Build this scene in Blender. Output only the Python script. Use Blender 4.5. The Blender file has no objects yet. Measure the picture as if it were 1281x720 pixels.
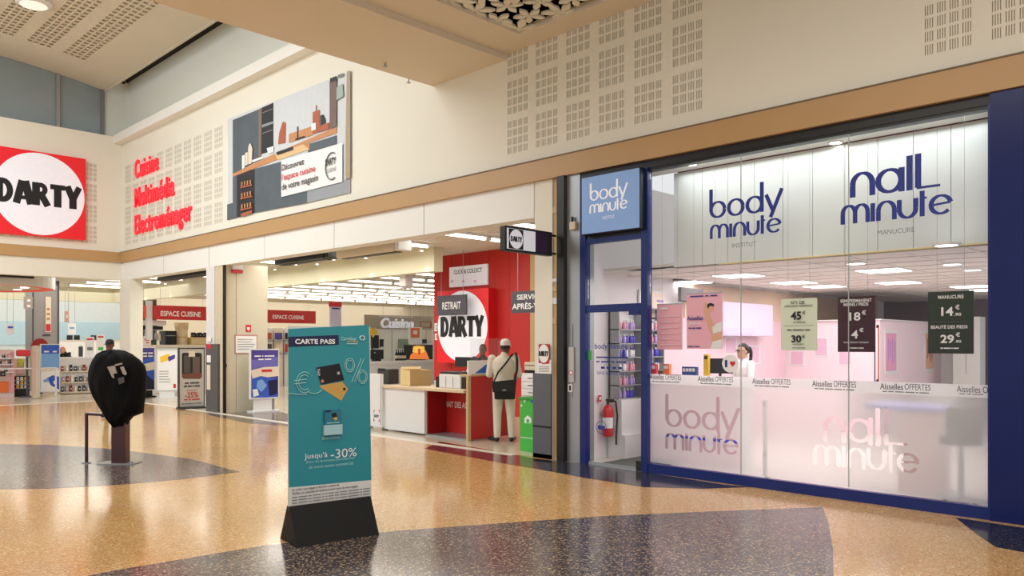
import bpy, bmesh, math, random
from mathutils import Vector, Matrix

# ------------------------------------------------------------------ camera, world, lights, exposure
S = bpy.context.scene
COL = S.collection
F, CX, HY, CAMH, ANG = 979.0, 640.5, 428.0, 1.65, math.radians(45.55)
SA, CA = math.sin(ANG), math.cos(ANG)
cam = bpy.data.cameras.new('camera')
cam.lens = 36.0 * F / 1281.0
cam.sensor_width = 36.0
cam.shift_y = (HY - 360.0) / 1281.0
cam.clip_end = 300
camo = bpy.data.objects.new('camera', cam)
COL.objects.link(camo)
camo.location = (0, 0, CAMH)
camo.rotation_euler = (math.pi / 2, 0, -ANG)
S.camera = camo

S.view_settings.view_transform = 'Standard'
S.view_settings.look = 'None'
S.view_settings.gamma = 1.0
S.view_settings.use_curve_mapping = False
S.view_settings.exposure = 0.0

W = bpy.data.worlds.new('world')
S.world = W
W.use_nodes = True
bg = W.node_tree.nodes['Background']
bg.inputs[0].default_value = (0.97, 0.98, 1.0, 1)
bg.inputs[1].default_value = 0.85


def area(name, loc, sx, sy, power, col, rot=(0, 0, 0)):
    l = bpy.data.lights.new(name, 'AREA')
    l.shape = 'RECTANGLE'
    l.size, l.size_y, l.energy, l.color = sx, sy, power, col
    o = bpy.data.objects.new(name, l)
    o.location, o.rotation_euler = loc, rot
    COL.objects.link(o)
    return o


area('skylight_lamp', (1.5, 16.0, 8.8), 5.0, 9.0, 900, (0.93, 0.97, 1.0))          # daylight well of the high hall
area('hall_fill_light', (-1.6, 16.0, 8.0), 2.0, 12.0, 210, (0.95, 0.98, 1.0), (0, -math.pi / 2, 0))   # unseen fill light, added to brighten the upper wall
area('concourse_lamp', (3.0, 2.0, 5.8), 4.0, 6.0, 260, (1.0, 0.95, 0.88))           # mall ceiling lamps
area('store_front_lamp', (9.9, 16.2, 3.60), 1.6, 13.0, 230, (1.0, 0.95, 0.87))     # electronics store
area('store_back_lamp', (16.0, 32.0, 3.62), 22.0, 12.0, 1150, (1.0, 0.96, 0.90))
area('salon_lamp', (11.7, 4.6, 2.58), 5.4, 3.4, 140, (1.0, 0.94, 0.93))             # beauty salon
area('salon_window_lamp', (8.60, 3.8, 3.84), 0.4, 3.6, 16, (0.95, 0.98, 1.0))

# ------------------------------------------------------------------ helpers
FW = Vector((SA, CA, 0)); RT = Vector((CA, -SA, 0)); UP = Vector((0, 0, 1)); EYE = Vector((0, 0, CAMH))


def ray(x, y):
    return FW + RT * ((x - CX) / F) + UP * ((HY - y) / F)


def at(x, y, d):
    return EYE + ray(x, y) * d


class Plane:
    def __init__(s, p, n):
        s.p = Vector(p); s.n = Vector(n).normalized()
        s.x = UP.cross(s.n).normalized()        # left to right seen from the front

    def un(s, x, y, e=0.0):
        r = ray(x, y)
        d = (s.p + s.n * e - EYE).dot(s.n) / r.dot(s.n)
        return EYE + r * d

    def off(s, e):
        return Plane(s.p + s.n * e, s.n)


def XP(X): return Plane((X, 0, 0), (-1, 0, 0))
def YP(Y): return Plane((0, Y, 0), (0, -1, 0))


MATS = {}


def mat(name, col, rough=0.55, metal=0.0, var=0.06, scale=9.0, emit=0.0, ecol=None, spec=0.5, bump=0.0, coat=0.0):
    if name in MATS:
        return MATS[name]
    m = bpy.data.materials.new(name); m.use_nodes = True
    nt = m.node_tree; b = nt.nodes['Principled BSDF']
    b.inputs['Roughness'].default_value = rough
    b.inputs['Metallic'].default_value = metal
    b.inputs['Specular IOR Level'].default_value = spec
    b.inputs['Coat Weight'].default_value = coat
    tc = nt.nodes.new('ShaderNodeTexCoord')
    nz = nt.nodes.new('ShaderNodeTexNoise'); nz.inputs['Scale'].default_value = scale; nz.inputs['Detail'].default_value = 3
    nt.links.new(tc.outputs['Object'], nz.inputs['Vector'])
    mx = nt.nodes.new('ShaderNodeMix'); mx.data_type = 'RGBA'
    c = Vector(col[:3])
    mx.inputs[6].default_value = (*(c * (1 - var)), 1)
    mx.inputs[7].default_value = (*[min(1, k * (1 + var)) for k in c], 1)
    nt.links.new(nz.outputs['Fac'], mx.inputs[0])
    nt.links.new(mx.outputs[2], b.inputs['Base Color'])
    if bump:
        bp = nt.nodes.new('ShaderNodeBump'); bp.inputs['Strength'].default_value = bump
        nt.links.new(nz.outputs['Fac'], bp.inputs['Height']); nt.links.new(bp.outputs[0], b.inputs['Normal'])
    if emit:
        b.inputs['Emission Color'].default_value = (*(ecol or col)[:3], 1)
        b.inputs['Emission Strength'].default_value = emit
    MATS[name] = m
    return m


def srgb(r, g, b):
    f = lambda v: (v / 255 / 12.92) if v <= 10 else ((v / 255 + 0.055) / 1.055) ** 2.4
    return (f(r), f(g), f(b))


def smat(name, r, g, b, **k):
    return mat(name, srgb(r, g, b), **k)


def glass_mat(name, tint=(1, 1, 1), refl=1.0):
    m = bpy.data.materials.new(name); m.use_nodes = True
    nt = m.node_tree; nt.nodes.clear()
    o = nt.nodes.new('ShaderNodeOutputMaterial'); t = nt.nodes.new('ShaderNodeBsdfTransparent')
    g = nt.nodes.new('ShaderNodeBsdfGlossy'); fr = nt.nodes.new('ShaderNodeFresnel'); x = nt.nodes.new('ShaderNodeMixShader')
    ml = nt.nodes.new('ShaderNodeMath'); ml.operation = 'MULTIPLY'; ml.inputs[1].default_value = refl
    fr.inputs['IOR'].default_value = 1.4
    t.inputs[0].default_value = (*tint, 1); g.inputs['Roughness'].default_value = 0.02
    nt.links.new(fr.outputs[0], ml.inputs[0]); nt.links.new(ml.outputs[0], x.inputs[0])
    nt.links.new(t.outputs[0], x.inputs[1]); nt.links.new(g.outputs[0], x.inputs[2]); nt.links.new(x.outputs[0], o.inputs[0])
    MATS[name] = m
    return m


def frost_mat(name):
    m = bpy.data.materials.new(name); m.use_nodes = True
    nt = m.node_tree; nt.nodes.clear(); N = nt.nodes.new; L = nt.links.new
    o = N('ShaderNodeOutputMaterial'); r = N('ShaderNodeBsdfRefraction'); tl = N('ShaderNodeBsdfTranslucent'); df = N('ShaderNodeBsdfDiffuse')
    a = N('ShaderNodeMixShader'); b = N('ShaderNodeMixShader')
    r.inputs['Roughness'].default_value = 0.36; r.inputs['IOR'].default_value = 1.22; r.inputs[0].default_value = (1, 1, 1, 1)
    tl.inputs[0].default_value = (0.95, 0.94, 0.94, 1); df.inputs[0].default_value = (0.9, 0.9, 0.9, 1)
    nz = N('ShaderNodeTexNoise'); nz.inputs['Scale'].default_value = 4.0
    mr = N('ShaderNodeMapRange'); mr.inputs[3].default_value = 0.46; mr.inputs[4].default_value = 0.54
    L(nz.outputs['Fac'], mr.inputs[0])
    a.inputs[0].default_value = 0.5
    L(tl.outputs[0], a.inputs[1]); L(df.outputs[0], a.inputs[2])
    L(mr.outputs[0], b.inputs[0]); L(a.outputs[0], b.inputs[1]); L(r.outputs[0], b.inputs[2])
    L(b.outputs[0], o.inputs[0])
    MATS[name] = m
    return m


def terrazzo(name, base, chips, rough=0.13, amt=0.35):
    m = bpy.data.materials.new(name); m.use_nodes = True
    nt = m.node_tree; b = nt.nodes['Principled BSDF']; N = nt.nodes.new; L = nt.links.new
    tc = N('ShaderNodeTexCoord')
    v = N('ShaderNodeTexVoronoi'); v.inputs['Scale'].default_value = 75.0
    v2 = N('ShaderNodeTexVoronoi'); v2.inputs['Scale'].default_value = 130.0
    n = N('ShaderNodeTexNoise'); n.inputs['Scale'].default_value = 0.6; n.inputs['Detail'].default_value = 4
    for q in (v, v2, n): L(tc.outputs['Object'], q.inputs['Vector'])
    cr = N('ShaderNodeValToRGB')
    e = cr.color_ramp; e.interpolation = 'CONSTANT'
    e.elements[0].position = 0.0; e.elements[0].color = (*base, 1)
    e.elements[1].position = 1 - amt; e.elements[1].color = (*chips[0], 1)
    for k, c in enumerate(chips[1:]):
        el = e.elements.new(1 - amt + amt * (k + 1) / len(chips)); el.color = (*c, 1)
    sp = N('ShaderNodeSeparateColor'); L(v.outputs['Color'], sp.inputs[0]); L(sp.outputs[0], cr.inputs[0])
    sp2 = N('ShaderNodeSeparateColor'); L(v2.outputs['Color'], sp2.inputs[0])
    mr = N('ShaderNodeMapRange'); L(sp2.outputs[1], mr.inputs[0]); mr.inputs[3].default_value = 0.8; mr.inputs[4].default_value = 1.18
    mr2 = N('ShaderNodeMapRange'); L(n.outputs['Fac'], mr2.inputs[0]); mr2.inputs[1].default_value = 0.3; mr2.inputs[2].default_value = 0.7
    mr2.inputs[3].default_value = 0.92; mr2.inputs[4].default_value = 1.08
    mu = N('ShaderNodeMath'); mu.operation = 'MULTIPLY'; L(mr.outputs[0], mu.inputs[0]); L(mr2.outputs[0], mu.inputs[1])
    vm = N('ShaderNodeVectorMath'); vm.operation = 'SCALE'; L(cr.outputs[0], vm.inputs[0]); L(mu.outputs[0], vm.inputs['Scale'])
    L(vm.outputs[0], b.inputs['Base Color'])
    b.inputs['Roughness'].default_value = rough
    b.inputs['Specular IOR Level'].default_value = 0.6
    MATS[name] = m
    return m


class MB:
    """collects shapes in world (or local M) space and links them as one mesh"""

    def __init__(s, M=None):
        s.v, s.f, s.m, s.M = [], [], [], M

    def add(s, vs, fs, mi=0):
        k = len(s.v)
        s.v += [(s.M @ Vector(p)) if s.M else Vector(p) for p in vs]
        s.f += [tuple(i + k for i in f) for f in fs]
        s.m += [mi] * len(fs)
        return s

    def box(s, x0, x1, y0, y1, z0, z1, mi=0):
        x0, x1 = sorted((x0, x1)); y0, y1 = sorted((y0, y1)); z0, z1 = sorted((z0, z1))
        return s.add([(x0, y0, z0), (x1, y0, z0), (x1, y1, z0), (x0, y1, z0), (x0, y0, z1), (x1, y0, z1), (x1, y1, z1), (x0, y1, z1)],
                     [(0, 3, 2, 1), (4, 5, 6, 7), (0, 1, 5, 4), (1, 2, 6, 5), (2, 3, 7, 6), (3, 0, 4, 7)], mi)

    def poly(s, pts, mi=0):
        return s.add(pts, [tuple(range(len(pts)))], mi)

    def prism(s, pts, ofs, mi=0):
        n = len(pts); o = Vector(ofs); P = [Vector(p) for p in pts]
        return s.add(P + [p + o for p in P], [tuple(range(n)), tuple(range(2 * n - 1, n - 1, -1))] +
                     [(i, i + n, (i + 1) % n + n, (i + 1) % n) for i in range(n)], mi)

    def cyl(s, a, b, r, r2=None, n=14, mi=0):
        a, b = Vector(a), Vector(b); r2 = r if r2 is None else r2
        t = (b - a).normalized(); u = t.orthogonal().normalized(); w = t.cross(u)
        A = [a + (u * math.cos(2 * math.pi * i / n) + w * math.sin(2 * math.pi * i / n)) * r for i in range(n)]
        B = [b + (u * math.cos(2 * math.pi * i / n) + w * math.sin(2 * math.pi * i / n)) * r2 for i in range(n)]
        return s.add(A + B, [tuple(range(n - 1, -1, -1)), tuple(range(n, 2 * n))] + [(i, (i + 1) % n, (i + 1) % n + n, i + n) for i in range(n)], mi)

    def tube(s, pts, r, n=8, mi=0):
        for a, b in zip(pts, pts[1:]): s.cyl(a, b, r, n=n, mi=mi)
        for p in pts[1:-1]: s.ball(p, r, r, r, 6, n, mi)
        return s

    def ball(s, c, rx, ry, rz, nu=8, nv=12, mi=0):
        c = Vector(c); vs = [c + Vector((0, 0, rz))]
        for i in range(1, nu):
            t = math.pi * i / nu
            for j in range(nv):
                p = 2 * math.pi * j / nv
                vs.append(c + Vector((rx * math.sin(t) * math.cos(p), ry * math.sin(t) * math.sin(p), rz * math.cos(t))))
        vs.append(c - Vector((0, 0, rz)))
        fs = [(0, 1 + j, 1 + (j + 1) % nv) for j in range(nv)]
        for i in range(nu - 2):
            for j in range(nv):
                a = 1 + i * nv + j; b = 1 + i * nv + (j + 1) % nv
                fs.append((a, a + nv, b + nv, b))
        k = len(vs) - 1; q = 1 + (nu - 2) * nv
        fs += [(k, q + (j + 1) % nv, q + j) for j in range(nv)]
        return s.add(vs, fs, mi)

    def lathe(s, prof, c, n=20, mi=0):
        c = Vector(c); m = len(prof); vs = []
        for i in range(n):
            a = 2 * math.pi * i / n
            vs += [c + Vector((r * math.cos(a), r * math.sin(a), z)) for r, z in prof]
        fs = []
        for i in range(n):
            j = (i + 1) % n
            for k in range(m - 1):
                fs.append((i * m + k, j * m + k, j * m + k + 1, i * m + k + 1))
        return s.add(vs, fs, mi)

    def loft(s, rings, n=20, mi=0):
        """rings: (centre, rx, ry) horizontal ellipses from bottom to top"""
        vs = []
        for c, rx, ry in rings:
            c = Vector(c)
            vs += [c + Vector((rx * math.cos(2 * math.pi * i / n), ry * math.sin(2 * math.pi * i / n), 0)) for i in range(n)]
        fs = [tuple(range(n - 1, -1, -1)), tuple(range(len(vs) - n, len(vs)))]
        for k in range(len(rings) - 1):
            for i in range(n):
                j = (i + 1) % n
                fs.append((k * n + i, k * n + j, k * n + n + j, k * n + n + i))
        return s.add(vs, fs, mi)

    def build(s, name, mats, parent=None, smooth=False, bevel=0.0):
        if not isinstance(mats, (list, tuple)): mats = [mats]
        o_ = Vector(parent.get('_o', (0, 0, 0))) if parent else Vector((0, 0, 0))
        me = bpy.data.meshes.new(name)
        me.from_pydata([tuple(p - o_) for p in s.v], [], s.f)
        for m in mats: me.materials.append(m)
        me.polygons.foreach_set('material_index', s.m)
        if bevel:
            bm = bmesh.new(); bm.from_mesh(me)
            bmesh.ops.remove_doubles(bm, verts=bm.verts, dist=1e-5)
            bmesh.ops.bevel(bm, geom=[e for e in bm.edges if len(e.link_faces) == 2 and e.calc_face_angle(0) > 0.5], offset=bevel, segments=2, affect='EDGES', profile=0.6)
            bm.to_mesh(me); bm.free()
        if smooth:
            me.polygons.foreach_set('use_smooth', [True] * len(me.polygons))
        me.update()
        o = bpy.data.objects.new(name, me); COL.objects.link(o)
        if parent:
            o.parent = parent
        o['_o'] = tuple(o_)
        return o


def tag(o, label=None, cat=None, group=None, kind=None):
    if label: o['label'] = label
    if cat: o['category'] = cat
    if group: o['group'] = group
    if kind: o['kind'] = kind
    return o


def thing(name, loc, label, cat, group=None):
    o = bpy.data.objects.new(name, None); COL.objects.link(o)
    o.empty_display_size = 0.1
    o.location = loc; o['_o'] = tuple(loc)
    return tag(o, label, cat, group)


def struct(name, loc=(0, 0, 0)):
    o = bpy.data.objects.new(name, None); COL.objects.link(o)
    o.location = loc; o['_o'] = tuple(loc); o['kind'] = 'structure'
    return o


def copy_tree(o, loc=None, parent=None, rz=None):
    c = o.copy(); COL.objects.link(c); c.parent = parent
    if loc is not None: c.location = loc
    if rz is not None: c.rotation_euler.z = rz
    for ch in list(o.children): copy_tree(ch, None, c)
    return c


def text_mesh(s, offset=0.0, extrude=0.0, spacing=1.0):
    cu = bpy.data.curves.new('t', 'FONT'); cu.body = s; cu.size = 1.0; cu.offset = offset; cu.extrude = extrude
    cu.space_character = spacing; cu.resolution_u = 4; cu.align_x = 'LEFT'
    ob = bpy.data.objects.new('t', cu); COL.objects.link(ob)
    dg = bpy.context.evaluated_depsgraph_get()
    me = bpy.data.meshes.new_from_object(ob.evaluated_get(dg))
    bpy.data.objects.remove(ob); bpy.data.curves.remove(cu)
    return me


BLUR = {'BON MATELAS', 'POUR TOUTE LA FAMILLE', 'SUR LA LITERIE', 'Voir conditions en magasin', "Partez d'ici", 'avec Darty', "Soyez à l'écoute", 'Essai', 'HORAIRES',
        'DU LUNDI AU SAMEDI', '01 88 77 91', 'TARIFS', 'EPILATION 12', 'JAMBES 24', 'VISAGE 18', 'MAILLOT 15', 'SOINS 30', 'BRONZAGE 9', 'pour tout forfait', "JUSQU'AU 30 JUIN",
        'conditions en institut', 'ZONE ÉPILATION MINI', 'voir conditions', 'voir conditions en institut', 'pour toute nouvelle adhésion en institut', 'pour les membres', 'phone', 'PUB',
        'oasis', 'PROMO', 'A', 'B', 'i', 'ok', 'banque & assurance', 'banque', '18.45', '3%',
        'offre réservée aux porteurs de la carte sous réserve acceptation du dossier'}      # print too small to read in the photo: kept as word-shaped dashes


def dashes(s, bl, xd, w, h, m, parent, e, up):
    n = xd.cross(up); mb = MB(); x = 0.0; tot = float(len(s))
    for word in s.split(' '):
        a = bl + xd * (w * x / tot) + up * (h * 0.2) + n * e; b = xd * (w * len(word) / tot)
        mb.poly([a, a + b, a + b + up * (h * 0.6), a + up * (h * 0.6)]); x += len(word) + 1
    return mb.build('small_print', m, parent)


def text(name, s, bl, xd, w, h, m, parent, e=0.002, bold=0.0, depth=0.0, slant=0.0, spacing=1.0, up=UP):
    """flat or raised lettering filling the w x h box whose lower left corner is bl"""
    if s in BLUR: return dashes(s, Vector(bl), Vector(xd).normalized(), w, h, m, parent, e, Vector(up).normalized())
    me = text_mesh(s, bold, 0.0, spacing)
    xd = Vector(xd).normalized(); up = Vector(up).normalized(); n = xd.cross(up)
    vs = [v.co for v in me.vertices]
    x0 = min(v.x for v in vs); x1 = max(v.x for v in vs); y0 = min(v.y for v in vs); y1 = max(v.y for v in vs)
    o_ = Vector(parent.get('_o', (0, 0, 0))); bl = Vector(bl)
    for v in me.vertices:
        a = (v.co.x - x0) / max(1e-6, x1 - x0); b = (v.co.y - y0) / max(1e-6, y1 - y0)
        v.co = bl - o_ + xd * (a * w + slant * b * h) + up * (b * h) + n * e
    me.materials.clear(); me.materials.append(m)
    if depth:
        bm = bmesh.new(); bm.from_mesh(me)
        r = bmesh.ops.extrude_face_region(bm, geom=bm.faces[:])
        bmesh.ops.translate(bm, vec=n * depth, verts=[g for g in r['geom'] if isinstance(g, bmesh.types.BMVert)])
        bm.to_mesh(me); bm.free()
    me.name = name
    o = bpy.data.objects.new(name, me); COL.objects.link(o); o.parent = parent; o['_o'] = tuple(o_)
    return o


def ptext(s, pl, x0, x1, yt, yb, m, parent, name='lettering', **k):
    """lettering on plane pl inside the photo box: left x0, right x1, top and bottom y taken at the left edge"""
    bl = pl.un(x0, yb); w = (pl.un(x1, yb) - bl).dot(pl.x); h = (pl.un(x0, yt) - bl).z
    return text(name, s, bl, pl.x, w, h, m, parent, **k)


def pprint(name, pl, polys, parent, e0=0.0015, de=0.0008):
    """flat print: polygons (material, outline) layered on plane pl"""
    mb = MB(); ms = []
    for k, (m, pts) in enumerate(polys):
        if m not in ms: ms.append(m)
        mb.poly([pl.un(x, y, e0 + de * k) for x, y in reversed(pts)], ms.index(m))
    return mb.build(name, ms, parent)


def rect(pl, x0, x1, yt, yb):
    """left and right distance along pl.x and bottom and top height of a photo box, heights read at the middle"""
    a = pl.un(x0, HY).dot(pl.x); b = pl.un(x1, HY).dot(pl.x); xm = (x0 + x1) / 2
    return a, b, pl.un(xm, yb).z, pl.un(xm, yt).z


def pbox(mb, pl, x0, x1, yt, yb, depth, mi=0, z0=None, z1=None):
    a, b, c, d = rect(pl, x0, x1, yt, yb)
    c = c if z0 is None else z0; d = d if z1 is None else z1
    base = pl.n * pl.p.dot(pl.n)
    q = [base + pl.x * a + UP * c, base + pl.x * b + UP * c, base + pl.x * b + UP * d, base + pl.x * a + UP * d]
    return mb.prism(q, -pl.n * depth, mi)


def ellipse(cx, cy, rx, ry, n=28, a0=0.0):
    return [(cx + rx * math.cos(2 * math.pi * i / n + a0), cy + ry * math.sin(2 * math.pi * i / n + a0)) for i in range(n)]


def disc_on(mb, pl, c, r, e, n=40, mi=0, rz=None):
    c = Vector(c)
    mb.poly([c + pl.n * e + pl.x * (r * math.cos(2 * math.pi * i / n)) + UP * ((rz or r) * math.sin(2 * math.pi * i / n)) for i in range(n)], mi)


rnd = random.Random(7)

# ------------------------------------------------------------------ materials
CREAM = smat('cream_paint', 230, 228, 214, rough=0.7, var=0.02, scale=1.2)
WHITEW = smat('white_paint', 234, 235, 230, rough=0.6, var=0.02, scale=1.2)
SOFFIT = smat('soffit_paint', 222, 211, 193, rough=0.75, var=0.03, scale=1.0)
VAULT = smat('vault_plaster', 208, 204, 188, rough=0.8, var=0.03, scale=1.0)
BRONZE = smat('bronze_trim', 184, 148, 100, rough=0.42, var=0.05, scale=1.5)
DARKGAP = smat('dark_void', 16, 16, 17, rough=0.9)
SLOTBACK = smat('slot_felt', 196, 186, 164, rough=0.95)
BLACK = smat('black_satin', 10, 10, 11, rough=0.4)
BLACKP = smat('black_plastic', 18, 18, 20, rough=0.35)
GREY = smat('grey_cladding', 92, 96, 104, rough=0.45, var=0.04)
STEEL = smat('brushed_steel', 165, 168, 170, rough=0.35, metal=0.6)
WOODT = smat('beige_trim', 200, 170, 126, rough=0.5, var=0.05)
BLUE = smat('navy_gloss', 11, 36, 108, rough=0.3, var=0.05, spec=0.4)
NAVY = smat('deep_navy_panel', 6, 26, 92, rough=0.25, var=0.1, scale=2, spec=0.3)
SIGNBLUE = smat('pale_blue_sign', 122, 156, 206, rough=0.4, emit=0.2)
RED = smat('store_red', 192, 40, 36, rough=0.4, var=0.03)
REDLIT = smat('lit_red_sign', 214, 26, 36, rough=0.35, emit=0.25)
REDGLOW = smat('lit_red_letters', 245, 30, 50, rough=0.4, emit=0.7)
WHITELIT = smat('lit_white_sign', 226, 226, 234, rough=0.35, emit=0.25)
WHITEP = smat('white_laminate', 226, 226, 226, rough=0.35, var=0.02)
WHITETX = smat('white_print', 240, 240, 240, rough=0.5, var=0.02)
BLACKTX = smat('black_print', 12, 12, 16, rough=0.5)
NAVYTX = smat('navy_vinyl', 26, 44, 138, rough=0.4)
GREYTX = smat('grey_print', 120, 122, 126, rough=0.5)
REDTX = smat('red_print', 205, 40, 52, rough=0.5)
CHARCOAL = smat('charcoal_sign', 70, 70, 82, rough=0.5)
TEAL = smat('teal_print', 42, 142, 154, rough=0.4, var=0.03)
TEALL = smat('pale_teal_line', 170, 216, 214, rough=0.5)
NAVYB = smat('dark_navy_print', 16, 26, 72, rough=0.4)
GOLD = smat('gold_card', 206, 160, 84, rough=0.4)
PALEGR = smat('pale_green_card', 224, 232, 208, rough=0.6)
BURG = smat('burgundy_card', 58, 6, 26, rough=0.5)
DGREEN = smat('dark_green_card', 28, 42, 26, rough=0.5)
PINK = smat('pink_card', 248, 184, 200, rough=0.6)
PINKW = smat('pink_wall_paint', 238, 214, 220, rough=0.7, var=0.03, scale=1.0)
PINKD = smat('deep_pink_paint', 234, 200, 210, rough=0.7, var=0.03, scale=1.0)
MAUVE = smat('mauve_wall_paint', 152, 140, 146, rough=0.8, var=0.03)
PEACH = smat('peach_wall_paint', 226, 200, 178, rough=0.8, var=0.03)
SKINT = smat('skin', 206, 156, 130, rough=0.55, var=0.05)
SKIND = smat('brown_skin', 112, 74, 56, rough=0.55, var=0.05)
HAIR = smat('dark_hair', 22, 16, 14, rough=0.6, var=0.2, scale=60)
OFFWHITE = smat('offwhite_cloth', 222, 214, 196, rough=0.85, var=0.06, scale=14, bump=0.15)
CARD = smat('cardboard', 190, 160, 116, rough=0.85, var=0.06)
GREEN = smat('green_carton', 70, 186, 70, rough=0.55, var=0.04)
BURGM = smat('burgundy_metal', 66, 14, 20, rough=0.3, var=0.08, coat=0.3)
BAG = smat('black_bin_liner', 6, 6, 7, rough=0.75, var=0.2, scale=9, bump=0.5, spec=0.2)
TUBE = smat('lamp_tube_glow', 255, 250, 240, emit=5.0)
LED = smat('led_panel_glow', 255, 252, 250, emit=4.0)
SPOT = smat('spot_glow', 255, 250, 246, emit=9.0)
POSTBLUE = smat('poster_blue', 50, 92, 196, rough=0.5)
POSTSKY = smat('poster_sky', 120, 170, 226, rough=0.5)
POSTPURP = smat('poster_purple', 74, 64, 150, rough=0.5)
SAND = smat('poster_sand', 228, 216, 196, rough=0.5)
ORANGE = smat('orange_print', 238, 120, 60, rough=0.5)
YELLOW = smat('yellow_print', 236, 196, 60, rough=0.5)
SLATE = smat('poster_slate', 82, 94, 102, rough=0.6, var=0.22, scale=2.5)
PALEWALL = smat('poster_pale_wall', 206, 212, 216, rough=0.6)
WOODP = smat('poster_wood', 196, 138, 92, rough=0.6, var=0.12, scale=6)
DARKP = smat('poster_dark', 34, 34, 40, rough=0.6)
CLAY = smat('poster_clay', 172, 92, 62, rough=0.6)
BEIGEP = smat('beige_plastic', 214, 200, 176, rough=0.6)
GLASS = glass_mat('clear_glass', (0.985, 0.99, 0.99), 0.22)
SCREENG = glass_mat('acrylic_screen', (0.97, 0.98, 0.98), 0.6)
SKYGLASS = smat('clerestory_glass', 140, 154, 160, rough=0.12, var=0.12, scale=0.8)
FROST = frost_mat('frosted_film')
T_GOLD = terrazzo('golden_terrazzo', srgb(206, 162, 104), [srgb(226, 190, 130), srgb(176, 128, 70), srgb(230, 206, 160)], 0.13, 0.26)
T_DARK = terrazzo('dark_terrazzo', srgb(74, 66, 70), [srgb(128, 112, 98), srgb(48, 42, 48), srgb(170, 152, 128)], 0.15, 0.4)
T_BURG = terrazzo('burgundy_terrazzo', srgb(106, 40, 56), [srgb(140, 76, 84), srgb(80, 26, 40), srgb(160, 110, 104)], 0.15, 0.35)
T_BLACK = terrazzo('black_terrazzo', srgb(34, 34, 48), [srgb(70, 66, 74), srgb(22, 22, 30), srgb(96, 90, 90)], 0.12, 0.35)
STOREF = terrazzo('store_floor_tile', srgb(206, 194, 172), [srgb(214, 204, 184), srgb(196, 182, 158), srgb(222, 212, 196)], 0.18, 0.3)
SALONF = smat('salon_floor_vinyl', 214, 206, 200, rough=0.3, var=0.03)
FAC = XP(8.3)          # facade on the right
LFT = YP(24.0)         # wall with the big round sign

# ------------------------------------------------------------------ floor
fl = MB().box(-9, 8.3, -7, 24.0, -0.1, 0).build('floor', T_GOLD); tag(fl, kind='structure')
sf = MB().box(8.3, 48, 7.0, 60, -0.1, 0).box(-9, 8.3, 24.0, 60, -0.1, 0).build('floor', STOREF); tag(sf, kind='structure')
bf = MB().box(8.3, 21, 0.0, 7.0, -0.1, 0).build('floor', SALONF); tag(bf, kind='structure')


def ground(x, y):
    r = ray(x, y); d = CAMH / ((y - HY) / F)
    return EYE + r * d


def inlay(m, pts, z=0.0015, th=0.0012):
    P = [ground(x, y) for x, y in pts]
    mb = MB(); mb.prism([(p.x, p.y, z) for p in P], (0, 0, -th))
    o = mb.build('floor_inlay', m, fl); return o


inlay(T_DARK, [(40, 733), (150, 712), (240, 697), (330, 682), (480, 665), (600, 656), (760, 645), (900, 639), (1029, 634), (1037, 655), (1042, 685), (1043, 730), (1030, 900), (40, 900)])
inlay(T_DARK, [(-40, 555), (60, 556), (150, 562), (240, 574), (300, 590), (230, 599), (150, 606), (60, 611), (-40, 612)])
inlay(T_BURG, [(531, 561), (550, 552), (628, 565), (668, 573), (676, 587), (628, 579), (570, 568)])
inlay(T_BLACK, [(668, 573.5), (735, 580), (808, 590.5), (905, 606), (940, 609), (880, 611), (806, 609), (735, 598), (676, 587)], z=0.0022)
inlay(T_BLACK, [(1195, 647), (1222, 668), (1246, 684), (1290, 692), (1340, 700), (1340, 668), (1281, 660)])
inlay(T_DARK, [(256, 512), (340, 511.5), (372, 521), (372, 534), (310, 529), (262, 519)])
mb = MB()
mb.box(5.0, 8.0, 23.75, 23.95, 0.0, 0.006); mb.box(-2, 5.0, 23.75, 23.95, 0, 0.006)
tag(mb.build('trim_1', smat('threshold_metal', 222, 214, 198, rough=0.3), None), kind='structure')
mb = MB().box(8.12, 8.28, 8.0, 23.4, 0.0, 0.006)
tag(mb.build('trim_2', MATS['threshold_metal'], None), kind='structure')


# ------------------------------------------------------------------ perforated walls
def slots(c0, c1, nb=4, ns=4, bw=0.78, sw=0.42):
    """1-D slit intervals inside the group interval c0..c1: nb blocks of ns slits"""
    out = []; p = (c1 - c0) / nb
    for b in range(nb):
        a = c0 + b * p; w = p * bw; q = w / ns
        for k in range(ns): out.append((a + k * q, a + k * q + q * sw))
    return out


def perforated(name, mapf, u0, u1, v0, v1, groups, m, parent=None, step=None):
    """groups: list of (ulist, vlist) of holes; ulist and vlist are interval lists"""
    vs = {v0, v1}
    for ul, vl in groups:
        for a, b in vl: vs |= {round(a, 4), round(b, 4)}
    vs = sorted(v for v in vs if v0 <= v <= v1)
    mb = MB()
    for a, b in zip(vs, vs[1:]):
        mid = (a + b) / 2; holes = []
        for ul, vl in groups:
            if any(p < mid < q for p, q in vl): holes += ul
        holes = sorted(h for h in holes if h[0] > u0 and h[1] < u1); c = u0
        for p, q in holes + [(u1, u1)]:
            while step and p - c > step:
                mb.poly([mapf(c, a), mapf(c + step, a), mapf(c + step, b), mapf(c, b)]); c += step
            if p > c: mb.poly([mapf(c, a), mapf(p, a), mapf(p, b), mapf(c, b)])
            c = q
    return mb.build(name, m, parent)


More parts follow.
